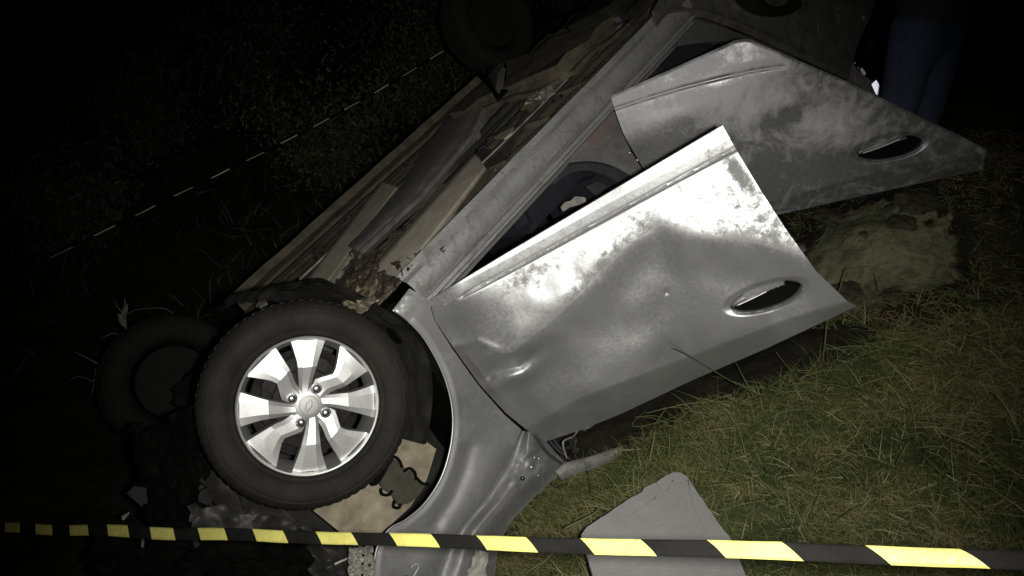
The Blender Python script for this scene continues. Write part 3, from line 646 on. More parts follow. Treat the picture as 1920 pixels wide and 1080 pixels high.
plate('lamp_shard', Plane(sh_p, -_r), [(1634, 158), (1643, 150), (1650, 162), (1668, 178), (1656, 186), (1642, 176)], .008, MT['glass'], tl, .001)  # shard turned to the camera, its pale colour making the glint
plate('lamp_shard', Plane(sh_p, -_r + np.array([.2, .1, .3])), [(1612, 130), (1617, 127), (1624, 138), (1620, 142)], .006, MT['glass'], tl, .001)
for q in ((1596, 107), (1603, 118), (1609, 127)): bolt(tl, side(.04), q[0], q[1], .006, MT['white'])
# ---- underside
def car_grid(name, U, Wd, vf, m, parent, thick, nrm=(0, 0, -1)):
    UU, WW = np.meshgrid(U, Wd); X = np.stack([UU, WW, vf(UU, WW)], -1); return shell(name, X, np.array(nrm, float), thick, m, parent)
car_grid('floor_pan', np.linspace(.36, 2.75, 140), np.linspace(.12, 1.40, 80), lambda u, w: -.035 + .10 * np.exp(-((w - .76) / .10) ** 2) + .008 * np.sin(w * 60) * (np.abs(w - .76) > .2) + .006 * nz(np.stack([u, w], -1), 5, 11, 3), MT['under'], car, .006)
def beam(name, c, m, h0, amp=.002, seed=0, v=-.03, nu=14, nv=60, parent=None):
    """raised hat-section on the floor, corners tl,tr,br,bl in the picture"""
    hs = lambda G, S, U: h0 * (sstep(S, 0, .12) * sstep(1 - S, 0, .12)) + amp * nz(G, 1 / 30., seed, 3)
    return panel(name, floor(v), [c[0], c[1]], [c[3], c[2]], [c[0], c[3]], [c[1], c[2]], nu, nv, m, parent or car, hs, .01)
beam('frame_rail', [(888, 286), (912, 316), (756, 520), (690, 506)], MT['rail'], .040, .0015, 1, -.035)
plate('rail_cap', floor(-.055), [(892, 284), (912, 276), (944, 284), (950, 300), (914, 318)], .03, MT['olive'], car, .006)
def shield_h(G, S, U): return .05 * np.sin(np.clip(S, 0, 1) * math.pi) ** .7 + .012 * gauss((S - .8), .08) + .004 * nz(G, 1 / 26., 8, 3)
panel('heat_shield', floor(-.04), [(838, 214), (926, 190)], [(646, 458), (684, 476)], [(838, 214), (760, 330), (646, 458)], [(926, 190), (902, 252), (800, 372), (684, 476)], 22, 80, MT['shield'], car, shield_h, .01)
beam('frame_rail', [(712, 340), (748, 352), (600, 556), (550, 553)], MT['rail'], .035, .0015, 4, -.035)
beam('floor_stiffener', [(640, 470), (660, 482), (612, 556), (580, 558)], MT['rail'], .022, .001, 5, -.045)
beam('floor_stiffener', [(985, 205), (1000, 215), (830, 470), (812, 462)], MT['under'], .02, .006, 6)
for k_, (w_, r_) in enumerate([(.30, .0055), (.33, .0055), (.60, .007), (1.0, .0055), (1.30, .009)]):
    P = [(.45, w_, -.055), (.9, w_ + .02, -.052), (1.3, w_ - .01, -.056), (1.7, w_ + .015, -.05), (2.2, w_, -.06)]
    tube('brake_pipe', smooth_line(P, 60), r_, MT['shield'] if k_ % 2 else MT['darkmetal'], car, 7)
for k_, u_ in enumerate((.75, 1.05, 1.38, 1.62)):
    for w0, w1 in ((.17, .56), (.96, 1.32)):
        grid_box('cross_rib', u_, u_ + .03, w0, w1, -.052, -.030, MT['under'], car, .008, .004, 20 + k_)
for k_, (u_, w_) in enumerate([(.62, .22), (.8, .46), (1.12, .24), (1.3, .50), (1.55, .24), (.7, 1.1), (1.0, 1.28), (1.4, 1.05)]):
    q = lathe_pts = [(u_ + .022 * math.cos(a), w_ + .022 * math.sin(a), -.052) for a in np.linspace(0, 2 * math.pi, 17)]
    tube('drain_plug', q, .004, MT['darkmetal'], car, 5)
# torn, crumpled shield behind the front wheel
def crumple(name, plane, c, m, amp, sc_, seed, parent, nu=34, nv=34, thick=.004, ragged=5):
    def edge(a, b, n=9, s=0):
        P = poly_at([a, b], np.linspace(0, 1, n)); P[1:-1] += rng.normal(0, ragged, (n - 2, 2)); return P
    t_, r_, b_, l_ = edge(c[0], c[1]), edge(c[1], c[2]), edge(c[3], c[2]), edge(c[0], c[3])
    def h(G, S, U):
        n = nz(G, 1 / sc_, seed, 3); return amp * (1 - 2 * np.abs(n)) + amp * .4 * nz(G, 2.7 / sc_, seed + 3, 2)
    o = panel(name, plane, t_, b_, l_, r_, nu, nv, m, parent, h, thick); return o
crumple('torn_shield', floor(-.06), [(690, 492), (772, 486), (720, 560), (640, 560)], MT['rust'], .022, 34., 1, car, 44, 40)
crumple('torn_shield', floor(-.08), [(640, 555), (700, 520), (712, 560), (662, 592)], MT['board'], .018, 30., 2, car, 24, 20)
crumple('torn_shield', floor(-.05), [(660, 470), (720, 470), (670, 540), (612, 556)], MT['rust'], .022, 30., 6, car, 34, 34)
crumple('torn_shield', floor(-.06), [(748, 488), (790, 455), (766, 500), (730, 540)], MT['rust'], .016, 24., 8, car, 24, 24)
crumple('torn_bracket', floor(-.06), [(492, 560), (560, 520), (556, 560), (480, 578)], MT['darkmetal'], .02, 18., 9, car, 20, 16)
plate('torn_bracket', floor(-.10), [(478, 574), (486, 562), (498, 560), (500, 568), (486, 576)], .01, MT['white'], car, .002)
plate('shield_flap', floor(-.09), [(925, 258), (940, 248), (952, 242), (962, 238), (958, 250), (945, 260)], .006, MT['board'], car, .001)
crumple('shield_flap', floor(-.06), [(985, 190), (1040, 140), (1062, 142), (1020, 186)], MT['rail'], .015, 20., 12, car, 20, 20)
plate('exhaust_hanger', floor(-.13), [(929, 165), (932, 140), (942, 124), (947, 128), (942, 166)], .01, MT['white'], car, .002)
for P in ([(900, 130), (908, 150), (925, 172), (935, 186)], [(948, 118), (946, 150), (940, 182)], [(918, 150), (924, 168), (938, 180), (950, 170)], [(915, 128), (914, 150), (922, 168)]):
    tube('exhaust_hanger', onplane(floor(-.12), smooth_line(P, 16)), .008, MT['black'], car, 7)
pts = [(.35, .74, -.01), (.9, .76, -.01), (1.4, .74, -.02), (1.75, .70, -.05), (2.0, .55, -.07)]
tube('exhaust_pipe', smooth_line(pts, 40), .026, MT['darkmetal'], car, 12)
grid_box('silencer', 2.2, 2.75, .35, .75, -.14, .02, MT['darkmetal'], car, .06, .01, 12)
grid_box('fuel_tank', 1.70, 2.25, .30, 1.25, -.12, .0, MT['under'], car, .05, .03, 13)
grid_box('rear_axle', 2.55, 2.66, .12, 1.32, -.04, .05, MT['under'], car, .03, .005, 14)
grid_box('boot_floor', 2.75, 3.25, .10, 1.36, -.02, .04, MT['under'], car, .02, .02, 15)
grid_box('tailgate', 3.16, 3.28, .10, 1.36, .05, .75, MT['quarter'], car, .03, .04, 16)
grid_box('subframe', -.12, .34, .30, 1.16, -.04, .04, MT['darkmetal'], car, .03, .02, 17)
tube('suspension_arm', [(.28, .45, .0), (.12, .30, -.01), (.0, .16, .0)], .025, MT['darkmetal'], car); tube('suspension_arm', [(.28, 1.05, .0), (.12, 1.16, -.01), (.0, 1.3, .0)], .025, MT['darkmetal'], car)
tube('drive_shaft', [(.0, .15, .02), (.02, .6, .02), (.0, 1.3, .02)], .014, MT['darkmetal'], car)
tube('spring_strut', [(.02, .22, .02), (.05, .30, .45)], .035, MT['darkmetal'], car, 12)

# ---- front wing with its wheel arch, hood edge, bracket
ARCH = smooth_line([(736, 581), (760, 598), (790, 628), (815, 668), (834, 710), (846, 755), (849, 800), (842, 850), (825, 900), (795, 945), (760, 975), (730, 992), (706, 1030), (700, 1095)], 100)
FR = [(803, 562), (815, 602), (848, 654), (898, 724), (946, 778), (978, 806), (962, 840), (940, 880), (905, 938), (858, 995), (832, 1040), (812, 1095)]
RG = [(963, 800), (945, 838), (922, 882), (890, 935), (852, 985), (800, 1060)]
CRS = [(880, 840), (868, 885), (850, 930), (818, 982)]
def fend_h(G, S, U):
    dr, sr, _ = dist_line(G, RG); dc, s2, _ = dist_line(G, CRS); da, _, _ = dist_line(G, ARCH); de, _, _ = dist_line(G, [(736, 581), (803, 562)])
    yy = sstep(G[..., 1], 780, 860)
    h = .012 * gauss(dr, 32) * yy - .008 * gauss(dc, 14) + .003 * nz(G, 1 / 90., 6, 2) + .006 * sstep(da, 0, 14)
    r, _, _ = ell(G, (770, 590), 30, 10, math.radians(48)); h = h - .003 * np.exp(-r ** 2)
    return h
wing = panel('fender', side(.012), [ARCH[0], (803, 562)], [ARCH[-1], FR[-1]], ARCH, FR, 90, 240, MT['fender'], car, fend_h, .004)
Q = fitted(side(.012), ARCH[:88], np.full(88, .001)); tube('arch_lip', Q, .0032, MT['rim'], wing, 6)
MT['cap'] = paint('bare_fender_cap', .6, .7, .4, dust=.2, dscale=30)
def cap_h(G, S, U): return .010 * np.sin(S * math.pi) + .003 * nz(G, 1 / 20., 5, 2)
panel('fender_end', side(-.012), [(768, 541), (802, 562)], [(738, 580), (766, 603)], [(768, 541), (738, 580)], [(802, 562), (784, 580), (766, 603)], 20, 20, MT['cap'], wing, cap_h, .004)
HL = [(980, 808), (962, 842), (940, 882), (905, 940), (858, 997), (832, 1042), (812, 1095)]
HR = [(1012, 812), (1040, 846), (1064, 872), (1050, 888), (1002, 932), (962, 974), (934, 1020), (926, 1095)]
def hood_h(G, S, U):
    h = -.035 + .035 * sstep(S, .05, .4) - .03 * sstep(S, .5, 1.0) + .004 * nz(G, 1 / 60., 16, 2)
    r, x, y = ell(G, (995, 872), 46, 20, math.radians(50)); h = h - .006 * sstep(1 - r, 0, .6) + .005 * nz(G, 1 / 18., 27, 2) * sstep(1.6 - r, 0, .8)
    for q in ((1040, 850), (1022, 838)):
        d, _, _ = dist_line(G, [(q[0] - 18, q[1] - 22), (q[0], q[1]), (q[0] + 14, q[1] + 14)]); h = h + .005 * gauss(d, 4)
    return h
hood = panel('hood_edge', side(.03), [HL[0], HR[0]], [HL[-1], HR[-1]], HL, HR, 70, 150, MT['fender'], car, hood_h, .005)
for x_, y_, r_, m_ in ((1002, 858, .006, 'boltc'), (1010, 860, .0045, 'boltc'), (1009, 892, .0045, 'boltc'), (980, 897, .008, 'bolt'), (996, 876, .007, 'rim')): bolt(hood, side(.02), x_, y_, r_, MT[m_], 'bolt', .012)  # small balls, mostly bright metal, added as the glints around the bracket recess
apil = panel('roof_pillar', side(.0), [(1044, 884), (1062, 868), (1110, 856), (1190, 830), (1260, 797), (1330, 758)], [(1054, 900), (1072, 892), (1115, 878), (1196, 846), (1262, 806), (1332, 764)], [(1044, 884), (1054, 900)], [(1330, 758), (1332, 764)], 50, 10, MT['shield'], car, lambda G, S, U: .012 * np.sin(U * math.pi), .01)
for P in ([(1018, 806), (1040, 838), (1070, 862)], [(1000, 812), (1026, 848), (1060, 874)], [(1030, 812), (1046, 835), (1062, 850)]): tube('torn_seal', onplane(side(.03), smooth_line(P, 14), .015), .005, MT['trim'], car, 6)
tube('mirror_wire', onplane(side(0), smooth_line([(1063, 860), (1056, 836), (1058, 826), (1075, 818), (1083, 808), (1092, 801)], 24), .03), .003, MT['shield'], car, 6)
grid = onplane(side(0), [(1072, 836)], .02)[0]
crumple('mirror_stump', side(0), [(1064, 828), (1078, 826), (1082, 846), (1068, 848)], MT['darkmetal'], .01, 10., 22, car, 10, 10)

# ---- wheel arch lining, board and casting seen behind the wheel
def liner():
    cu, cv = c1(610, 780)[0], c1(610, 780)[2]; a = np.radians(np.linspace(-75, 62, 90)); wv = np.linspace(.03, .50, 16)
    X = np.zeros((16, 90, 3))
    for i, w in enumerate(wv):
        r = .355 + .012 * np.sin(a * 14) * (i % 3 == 1) + .01 * np.sin(a * 5)
        r = r - .03 * max(0, (w - .35) / .15)
        X[i, :, 0] = cu + r * np.cos(a); X[i, :, 1] = w; X[i, :, 2] = cv + r * np.sin(a)
    N = np.zeros_like(X); N[..., 0] = -np.cos(a); N[..., 2] = -np.sin(a)
    # shell needs per-point normals
    A = X; Bk = X - N * .008; nv, nu = 16, 90; idx = np.arange(nv * nu).reshape(nv, nu)
    q = np.stack([idx[:-1, :-1], idx[1:, :-1], idx[1:, 1:], idx[:-1, 1:]], -1).reshape(-1, 4)
    o = mesh_obj('wheel_liner', np.vstack([A.reshape(-1, 3), Bk.reshape(-1, 3)]), list(q) + list(q[:, ::-1] + nv * nu), MT['liner'], car)
    return cu, cv
LCU, LCV = liner()
car_grid('inner_wing', np.linspace(-.45, .42, 30), np.linspace(0, 1, 24), lambda u, w: w, MT['liner'], car, .01).data
# turn that grid into an upright sheet deep inside the arch
_iw = [o for o in bpy.data.objects if o.name == 'inner_wing'][0]
for v in _iw.data.vertices:
    u, w, z = v.co; v.co = (u, .50 + .02 * mnoise.noise((u * 6, w * 6, 2)) + (z - w) * 1.0, -.05 + .80 * w)
_iw.data.update()
def board_h(G, S, U): return .010 * nz(G, 1 / 40., 31, 2) + .006 * np.sin(G[..., 1] / 9. + G[..., 0] / 30.) * sstep(G[..., 0], 740, 780)
bb = panel('splash_board', side(.26), [(752, 808), (786, 818), (818, 842)], [(588, 958), (640, 1000), (715, 1000)], [(752, 808), (720, 860), (660, 905), (588, 958)], [(818, 842), (800, 900), (770, 950), (715, 1000)], 50, 60, MT['board'], car, board_h, .008)
cst = plate('casting', side(.22), [(736, 858), (752, 868), (762, 880), (774, 884), (786, 900), (800, 908), (786, 930), (768, 945), (746, 948), (738, 930), (718, 916), (712, 900), (726, 880)], .02, MT['olive'], car, .004)
for P in ([(733, 862), (738, 856), (748, 862), (754, 876)], [(757, 884), (768, 878), (778, 886), (780, 900)], [(735, 862), (715, 886), (700, 908), (694, 905)], [(728, 870), (712, 900), (702, 908), (695, 903)], [(714, 916), (716, 926), (728, 928), (736, 920)], [(740, 938), (738, 950), (748, 952), (752, 944)], [(780, 895), (792, 906), (804, 908)]):
    tube('casting_lug', onplane(side(.20), smooth_line(P, 14), .0), .0048, MT['black'], cst, 7)
# ---- crushed nose
pn = side(.20)
for i, (w_, c, m_, am, s_) in enumerate([
    (.30, [(395, 868), (470, 930), (500, 985), (372, 940)], 'darkmetal', .03, 130.), (.28, [(420, 872), (520, 950), (560, 985), (470, 960)], 'darkmetal', .03, 120.),
    (.22, [(350, 950), (470, 962), (600, 990), (360, 1010)], 'darkmetal', .03, 110.), (.34, [(255, 790), (360, 770), (400, 900), (270, 900)], 'black', .05, 40.),
    (.36, [(262, 880), (380, 860), (380, 1000), (280, 1010)], 'black', .05, 40.), (.26, [(360, 1000), (560, 1000), (660, 1095), (340, 1095)], 'black', .04, 55.),
    (.16, [(560, 985), (700, 1005), (700, 1095), (600, 1095)], 'darkmetal', .03, 50.), (.30, [(180, 1000), (360, 1005), (340, 1095), (160, 1095)], 'black', .04, 50.)]):
    crumple('bumper_fragment', side(w_), c, MT[m_], am, s_, 40 + i, car, 30, 30, .005, 6 if m_ != 'black' else 15)
crumple('grille_fragment', side(.02), [(656, 1026), (700, 1024), (706, 1095), (654, 1095)], MT['white'], .016, 11., 60, car, 36, 50, .006, 2)
for q in ((681, 1041), (693, 1060), (680, 1057), (679, 1078)): bolt(car, side(.02), q[0], q[1], .004, MT['black'], 'clip_hole', .017)
crumple('headlamp_housing', side(.01), [(770, 1075), (800, 1060), (815, 1095), (740, 1095)], MT['black'], .01, 20., 63, car, 16, 16, .01, 2)
tube('lamp_wire', onplane(side(-.02), smooth_line([(770, 1064), (780, 1057), (785, 1062), (778, 1076), (768, 1090)], 18), .01), .0032, MT['white'], car, 7)
crumple('grille_fragment', side(-.0), [(892, 1030), (918, 1034), (904, 1095), (872, 1095)], MT['white'], .004, 16., 66, car, 16, 24, .006, 2)
tube('lamp_wire', onplane(side(.1), [(627, 1058), (640, 1052), (655, 1046)], .01), .0035, MT['white'], car, 6)

# ---- wheels
def lathe(prof, seg, rmod=None):
    V_, F_ = [], []
    m = len(prof)
    for k in range(seg):
        a = 2 * math.pi * k / seg
        for j, (r, z) in enumerate(prof):
            rr = r + (rmod(a, j) if rmod else 0); V_.append((rr * math.cos(a), rr * math.sin(a), z))
    for k in range(seg):
        k2 = (k + 1) % seg
        for j in range(m - 1): F_.append((k * m + j, k2 * m + j, k2 * m + j + 1, k * m + j + 1))
    return V_, F_
TY = [(.186, -.012), (.192, .002), (.200, .006), (.206, .003), (.209, .006), (.222, .012), (.240, .0145), (.252, .012), (.255, .0095), (.258, .0105), (.267, .004), (.274, -.006), (.280, -.016), (.2835, -.028), (.285, -.045), (.2855, -.052), (.278, -.054), (.278, -.060), (.2865, -.062), (.287, -.088), (.279, -.090), (.279, -.097), (.287, -.099), (.2865, -.124), (.278, -.126), (.278, -.132), (.2855, -.134), (.2835, -.158), (.276, -.175), (.262, -.188), (.235, -.198), (.200, -.190), (.186, -.178)]
def tread(a, j):
    if 10 <= j <= 13 or 27 <= j <= 28: return -.002 if math.sin(a * 68) > .35 else 0
    if j in (14, 15, 26): return -.003 if math.sin(a * 68) > .35 else 0
    if j in (18, 19, 22, 23): return -.005 if math.sin(a * 68 + 2) > .6 else 0
    return 0
US = .1815
def spoke_mesh(Lf, Rt, zf, nseg=10):
    tt = np.linspace(0, 1, 200); rm = np.linalg.norm((poly_at(Lf, tt) + poly_at(Rt, tt)) / 2, axis=1); tb = tt[np.argmin(abs(rm - .575))]
    ts = np.r_[np.linspace(0, tb, 6)[:-1], np.linspace(tb, 1, 6)]; nseg = len(ts)
    Lp = poly_at(Lf, ts) * US; Rp = poly_at(Rt, ts) * US
    bm = bmesh.new(); tops = []
    for i in range(nseg):
        row = []
        for t in np.linspace(0, 1, 5):
            p = Lp[i] * (1 - t) + Rp[i] * t; r = np.linalg.norm((Lp[i] + Rp[i]) / 2) / US; edge = -.0035 * (abs(t - .5) * 2) ** 6
            row.append(bm.verts.new((p[0], p[1], zf(r) + edge)))
        tops.append(row)
    lows = []
    for i in range(nseg):
        row = []
        for t in np.linspace(0, 1, 5):
            c_ = (Lp[i] + Rp[i]) / 2; p = Lp[i] * (1 - t) + Rp[i] * t; p = c_ + (p - c_) * 1.06; row.append(bm.verts.new((p[0], p[1], zf(np.linalg.norm(p) / US) - .034)))
        lows.append(row)
    for i in range(nseg - 1):
        for j in range(4):
            bm.faces.new((tops[i][j], tops[i + 1][j], tops[i + 1][j + 1], tops[i][j + 1])); bm.faces.new((lows[i][j], lows[i][j + 1], lows[i + 1][j + 1], lows[i + 1][j]))
        bm.faces.new((tops[i][0], lows[i][0], lows[i + 1][0], tops[i + 1][0])); bm.faces.new((tops[i][4], tops[i + 1][4], lows[i + 1][4], lows[i][4]))
    for rt, rl in ((tops[0], lows[0]), (tops[-1], lows[-1])):
        for j in range(4): bm.faces.new((rt[j], rt[j + 1], rl[j + 1], rl[j]))
    bmesh.ops.recalc_face_normals(bm, faces=bm.faces); me = bpy.data.meshes.new('spoke'); bm.to_mesh(me); bm.free()
    me.materials.append(MT['rim']); me.polygons.foreach_set('use_smooth', [True] * len(me.polygons)); me.set_sharp_from_angle(angle=math.radians(9)); return me
def zprof(r): return float(np.interp(r, [.12, .30, .575, .98], [-.016, -.014, .0, -.011]))
ME_ST = spoke_mesh(smooth_line([(-.01, .16), (-.025, .31), (-.075, .55), (-.12, .725), (-.20, .985)]), smooth_line([(.13, .14), (.155, .31), (.18, .5), (.205, .66), (.30, .955)]), zprof)
ME_DG = spoke_mesh(smooth_line([(-.20, .10), (-.34, .205), (-.47, .255), (-.60, .33), (-.86, .50)]), smooth_line([(-.04, .22), (-.07, .37), (-.22, .43), (-.36, .50), (-.44, .895)]), zprof, 12)
def quick(name, geo, m, parent, smooth=True, sharp=35):
    o = mesh_obj(name, geo[0], geo[1], m, parent, smooth)
    bm = bmesh.new(); bm.from_mesh(o.data); bmesh.ops.remove_doubles(bm, verts=bm.verts, dist=1e-6); bmesh.ops.recalc_face_normals(bm, faces=bm.faces); bm.to_mesh(o.data); bm.free()
    o.data.set_sharp_from_angle(angle=math.radians(sharp)); return o
def disc(r, z, seg=48, r0=0.0, th=.01):
    V_, F_ = lathe([(max(r0, .001), z), (r, z), (r, z - th), (max(r0, .001), z - th)], seg); return V_, F_
def wheel(name, mtx, face=True, tyre_m='tyre'):
    w = empty(name, parent=car); w.matrix_local = mtx
    quick('tyre', lathe(TY, 408, tread), MT[tyre_m], w, True, 40)
    quick('rim', lathe([(.188, .0), (.1875, .004), (.185, .0055), (.1815, .004), (.180, -.002), (.178, -.012), (.170, -.03), (.166, -.10), (.172, -.15), (.188, -.178), (.192, -.176)], 96), MT['rim'] if face else MT['rimdark'], w)
    if face:
        for k in range(4):
            for me in (ME_ST, ME_DG):
                o = bpy.data.objects.new('spoke', me); COL.objects.link(o); o.parent = w; o.rotation_euler = (0, 0, math.radians(90 * k + (2 if me is ME_ST else 1)))
        quick('hub', lathe([(.001, -.013), (.030, -.013), (.034, -.015), (.047, -.0165), (.052, -.020), (.052, -.05), (.001, -.05)], 48), MT['rim'], w)
        quick('hub_cap', lathe([(.001, -.0095), (.020, -.0095), (.0262, -.011), (.0272, -.0125), (.0272, -.02)], 48), MT['cap2'], w)
        # small bow-tie outline pressed into the cap
        E_ = [(-.0135, -.0045), (-.0045, -.0045), (-.0045, -.0075), (.0065, -.0075), (.0065, -.0045), (.0150, -.0045), (.0115, .0045), (.0045, .0045), (.0045, .0075), (-.0065, .0075), (-.0065, .0045), (-.0165, .0045)]
        an = math.radians(-62); E2 = [(x * math.cos(an) - y * math.sin(an), x * math.sin(an) + y * math.cos(an), -.0093) for x, y in E_]; E2.append(E2[0]); E2.append(E2[1])
        v, f = tube_geo(E2, .0008, 5); mesh_obj('cap_emblem', v, f, MT['bolt'], w)
        for ang in (114, 26, -67, -156):
            cx, cy = .27 * US * math.cos(math.radians(ang)), .27 * US * math.sin(math.radians(ang))
            g = lathe([(.0055, -.006), (.0085, -.007), (.0095, -.010), (.0150, -.0105), (.0150, -.0135), (.016, -.03)], 20); b_ = quick('wheel_bolt', ([(x + cx, y + cy, z) for x, y, z in g[0]], g[1]), MT['bolt'], w)
            g = lathe([(.001, -.0045), (.0045, -.005), (.0058, -.008)], 12); quick('bolt_centre', ([(x + cx, y + cy, z) for x, y, z in g[0]], g[1]), MT['boltc'], w)
    # brake drum and backplate
    g = lathe([(.001, -.075), (.09, -.075), (.095, -.08), (.125, -.085), (.128, -.09), (.150, -.10), (.152, -.14), (.001, -.14)], 64, lambda a, j: .004 * math.sin(a * 9) * (j in (3, 4))); quick('brake_drum', g, MT['drum'], w)
    return w
vd = -(T / np.linalg.norm(T)); nrm = vd + np.array([.11, -.12, 0]); nrm /= np.linalg.norm(nrm)
xa = np.array([1., 0, 0]); xa = xa - nrm * (xa @ nrm); xa /= np.linalg.norm(xa); ya = np.cross(nrm, xa)
Rc = np.stack([xa, ya, nrm], 1); Rl = M3.T @ Rc     # camera space -> car space
def m4(R, p): return Matrix([[*R[0], p[0]], [*R[1], p[1]], [*R[2], p[2]], [0, 0, 0, 1]])
pw = c1(580, 761, -.01); wheel('wheel', m4(Rl, pw))
tag(bpy.data.objects['wheel'], 'front wheel with silver eight-spoke alloy rim facing the viewer')
Rfar = np.stack([[1, 0, 0], [0, 0, 1], [0, 1, 0]], 1).astype(float); Rfar = np.stack([[1, 0, 0], [0, 0, -1], [0, 1, 0]], 1).astype(float)
pf = c1(328, 716, 1.47); o = wheel('wheel', m4(Rfar, (pf[0], 1.62, pf[2])), False, 'tyre_shaded')
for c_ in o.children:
    if c_.name.startswith(('rim', 'brake')): c_.data.materials[0] = MT['tyre_shaded']  # rim and brake recoloured dark to stand for the light falling off
tag(o, 'far front wheel, coloured as in shade, its inner side showing')
pq = c1(922, 38, 1.47); o = wheel('wheel', m4(Rfar, (pq[0], 1.60, pq[2])), False, 'tyre_shaded'); tag(o, 'far rear wheel, coloured almost black as in shade above the underbody')
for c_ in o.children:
    if c_.name.startswith(('rim', 'brake')): c_.data.materials[0] = MT['tyre_shaded']  # same dark colour here in place of fading light
pr = c1(1446, -64, .03); print('rear wheel at', pr)
Rr = np.stack([[1, 0, 0], [0, 0, 1], [0, -1, 0]], 1).astype(float)
o = wheel('wheel', m4(Rr, pr), False, 'tyre_shaded'); tag(o, 'rear wheel in its dark arch above the rear door')

# ================================================================ OTHER THINGS
def world_plane_pts(P, z):
    r = rays(P); d = r @ CW.T; t = (z - CAM_H) / d[:, 2]; return CO + d * t[:, None]
def board():
    P = []
    C_ = [(1090, 1003), (1100, 988), (1135, 965), (1175, 938), (1204, 922), (1208, 914), (1232, 903), (1250, 891), (1262, 886), (1276, 886), (1288, 894), (1300, 912), (1345, 978), (1372, 1012), (1384, 1045), (1420, 1130), (1128, 1140)]
    for i in range(len(C_)):
        a, b = np.array(C_[i]), np.array(C_[(i + 1) % len(C_)]); n = max(1, int(np.linalg.norm(b - a) / 9))
        for k in range(n): P.append(a + (b - a) * k / n + rng.normal(0, .45, 2))
    X = world_plane_pts(np.array(P, float), .125); c = X.mean(0)
    bm = bmesh.new(); vs = [bm.verts.new(x) for x in X]; f = bm.faces.new(vs)
    r = bmesh.ops.extrude_face_region(bm, geom=[f])
    for v in [g for g in r['geom'] if isinstance(g, bmesh.types.BMVert)]: v.co.z -= .012
    bmesh.ops.recalc_face_normals(bm, faces=bm.faces)
    me = bpy.data.meshes.new('loose_board'); bm.to_mesh(me); bm.free(); me.transform(Matrix.Translation(-Vector(c))); me.materials.append(MT['slab'])
    o = bpy.data.objects.new('loose_board', me); COL.objects.link(o); o.location = c
    tag(o, 'grey fibre board with torn edges lying on the grass under the striped tape', 'board')
    for q in ([(1290, 900), (1300, 950), (1318, 985), (1335, 1003)], [(1130, 985), (1180, 968), (1230, 932)], [(1230, 905), (1245, 925), (1262, 900)]):
        Q = world_plane_pts(np.array(smooth_line(q, 12)), .1255) - c; tube('crease', Q, .0018, MT['slab'], o, 5)
board()

# barrier tape in front: 7 cm wide, seen from above, one yellow and one black field per 12 cm or so
def tape():
    d0, d1 = 1.75, .755; a = w_px(148, 994, d0); b = w_px(1772, 1044, d1)
    xs = np.array([165, 240, 325, 415, 528, 655, 807, 980, 1195, 1452, 1772.])     # black starts
    def t_of_x(x):
        X0 = (148 - 960) / F * d0; X1 = (1772 - 960) / F * d1; k = (x - 960) / F
        return (X0 - k * d0) / (k * (d1 - d0) - (X1 - X0))
    yl = np.array([195, 276, 368, 470, 590, 730, 890, 1086, 1326, 1616.]); ty = t_of_x(yl); idx = np.arange(10); c = np.polyfit(idx, ty, 1); print('tape steps', np.diff(ty))
    per = c[0]; t0 = c[1]; dirv = b - a; Ln = np.linalg.norm(dirv); du = dirv / Ln
    up = CU - du * (CU @ du); up /= np.linalg.norm(up); bk = np.cross(du, up); bk /= np.linalg.norm(bk)
    if bk @ CF < 0: bk = -bk
    Wv = up * (.0212) + bk * .010
    V_, F_, mi = [], [], []; rows = 6
    def pt(t, r):
        s = r / (rows - 1) - .5; sag = 0; curl = .004 * (1 - (2 * s) ** 2)
        p = a + dirv * t + Wv * s * (1.06 - .30 * t + .05 * math.sin(t * 9)) + up * (sag + .0012 * math.sin(t * 23) + .0015 * mnoise.noise((t * 7, 0, 0)) + .0006 * mnoise.noise((t * 40, s * 2, 3))) + up * curl * .4
        return p
    sl = .024 / Ln
    for k in range(-9, 16):
        for fld in range(2):
            ta = t0 + per * (k + .5 * fld); n = 5
            wy = .5 * (1 if True else 1)
            base = len(V_)
            for j in range(n + 1):
                for r in range(rows):
                    s = r / (rows - 1); V_.append(pt(ta + per * .5 * j / n - sl * (s - 1) - 0 * sl, r))
            for j in range(n):
                for r in range(rows - 1):
                    q = base + j * rows + r; F_.append((q, q + rows, q + rows + 1, q + 1)); mi.append(fld)
    y = mat('tape_yellow', (.60, .56, .15), (.46, .42, .11), rough=.42, scale=9, bump=.5, bscale=26, stretch=(.4, 3, 3)); k_ = mat('tape_black', (.010, .010, .009), (.006, .006, .0055), rough=.85, spec=.08, scale=9, bump=.5, bscale=26, stretch=(.4, 3, 3))
    # underside a hair below, so the film has thickness
    o = mesh_obj('barrier_tape', V_, F_, None, None, True, [y, k_], mi)
    bm = bmesh.new(); bm.from_mesh(o.data); bmesh.ops.remove_doubles(bm, verts=bm.verts, dist=2e-5); bm.to_mesh(o.data); bm.free()
    sm = o.modifiers.new('film', 'SOLIDIFY'); sm.thickness = .0004
    tag(o, 'yellow and black striped barrier tape stretched across in front of the car', 'tape')
tape()
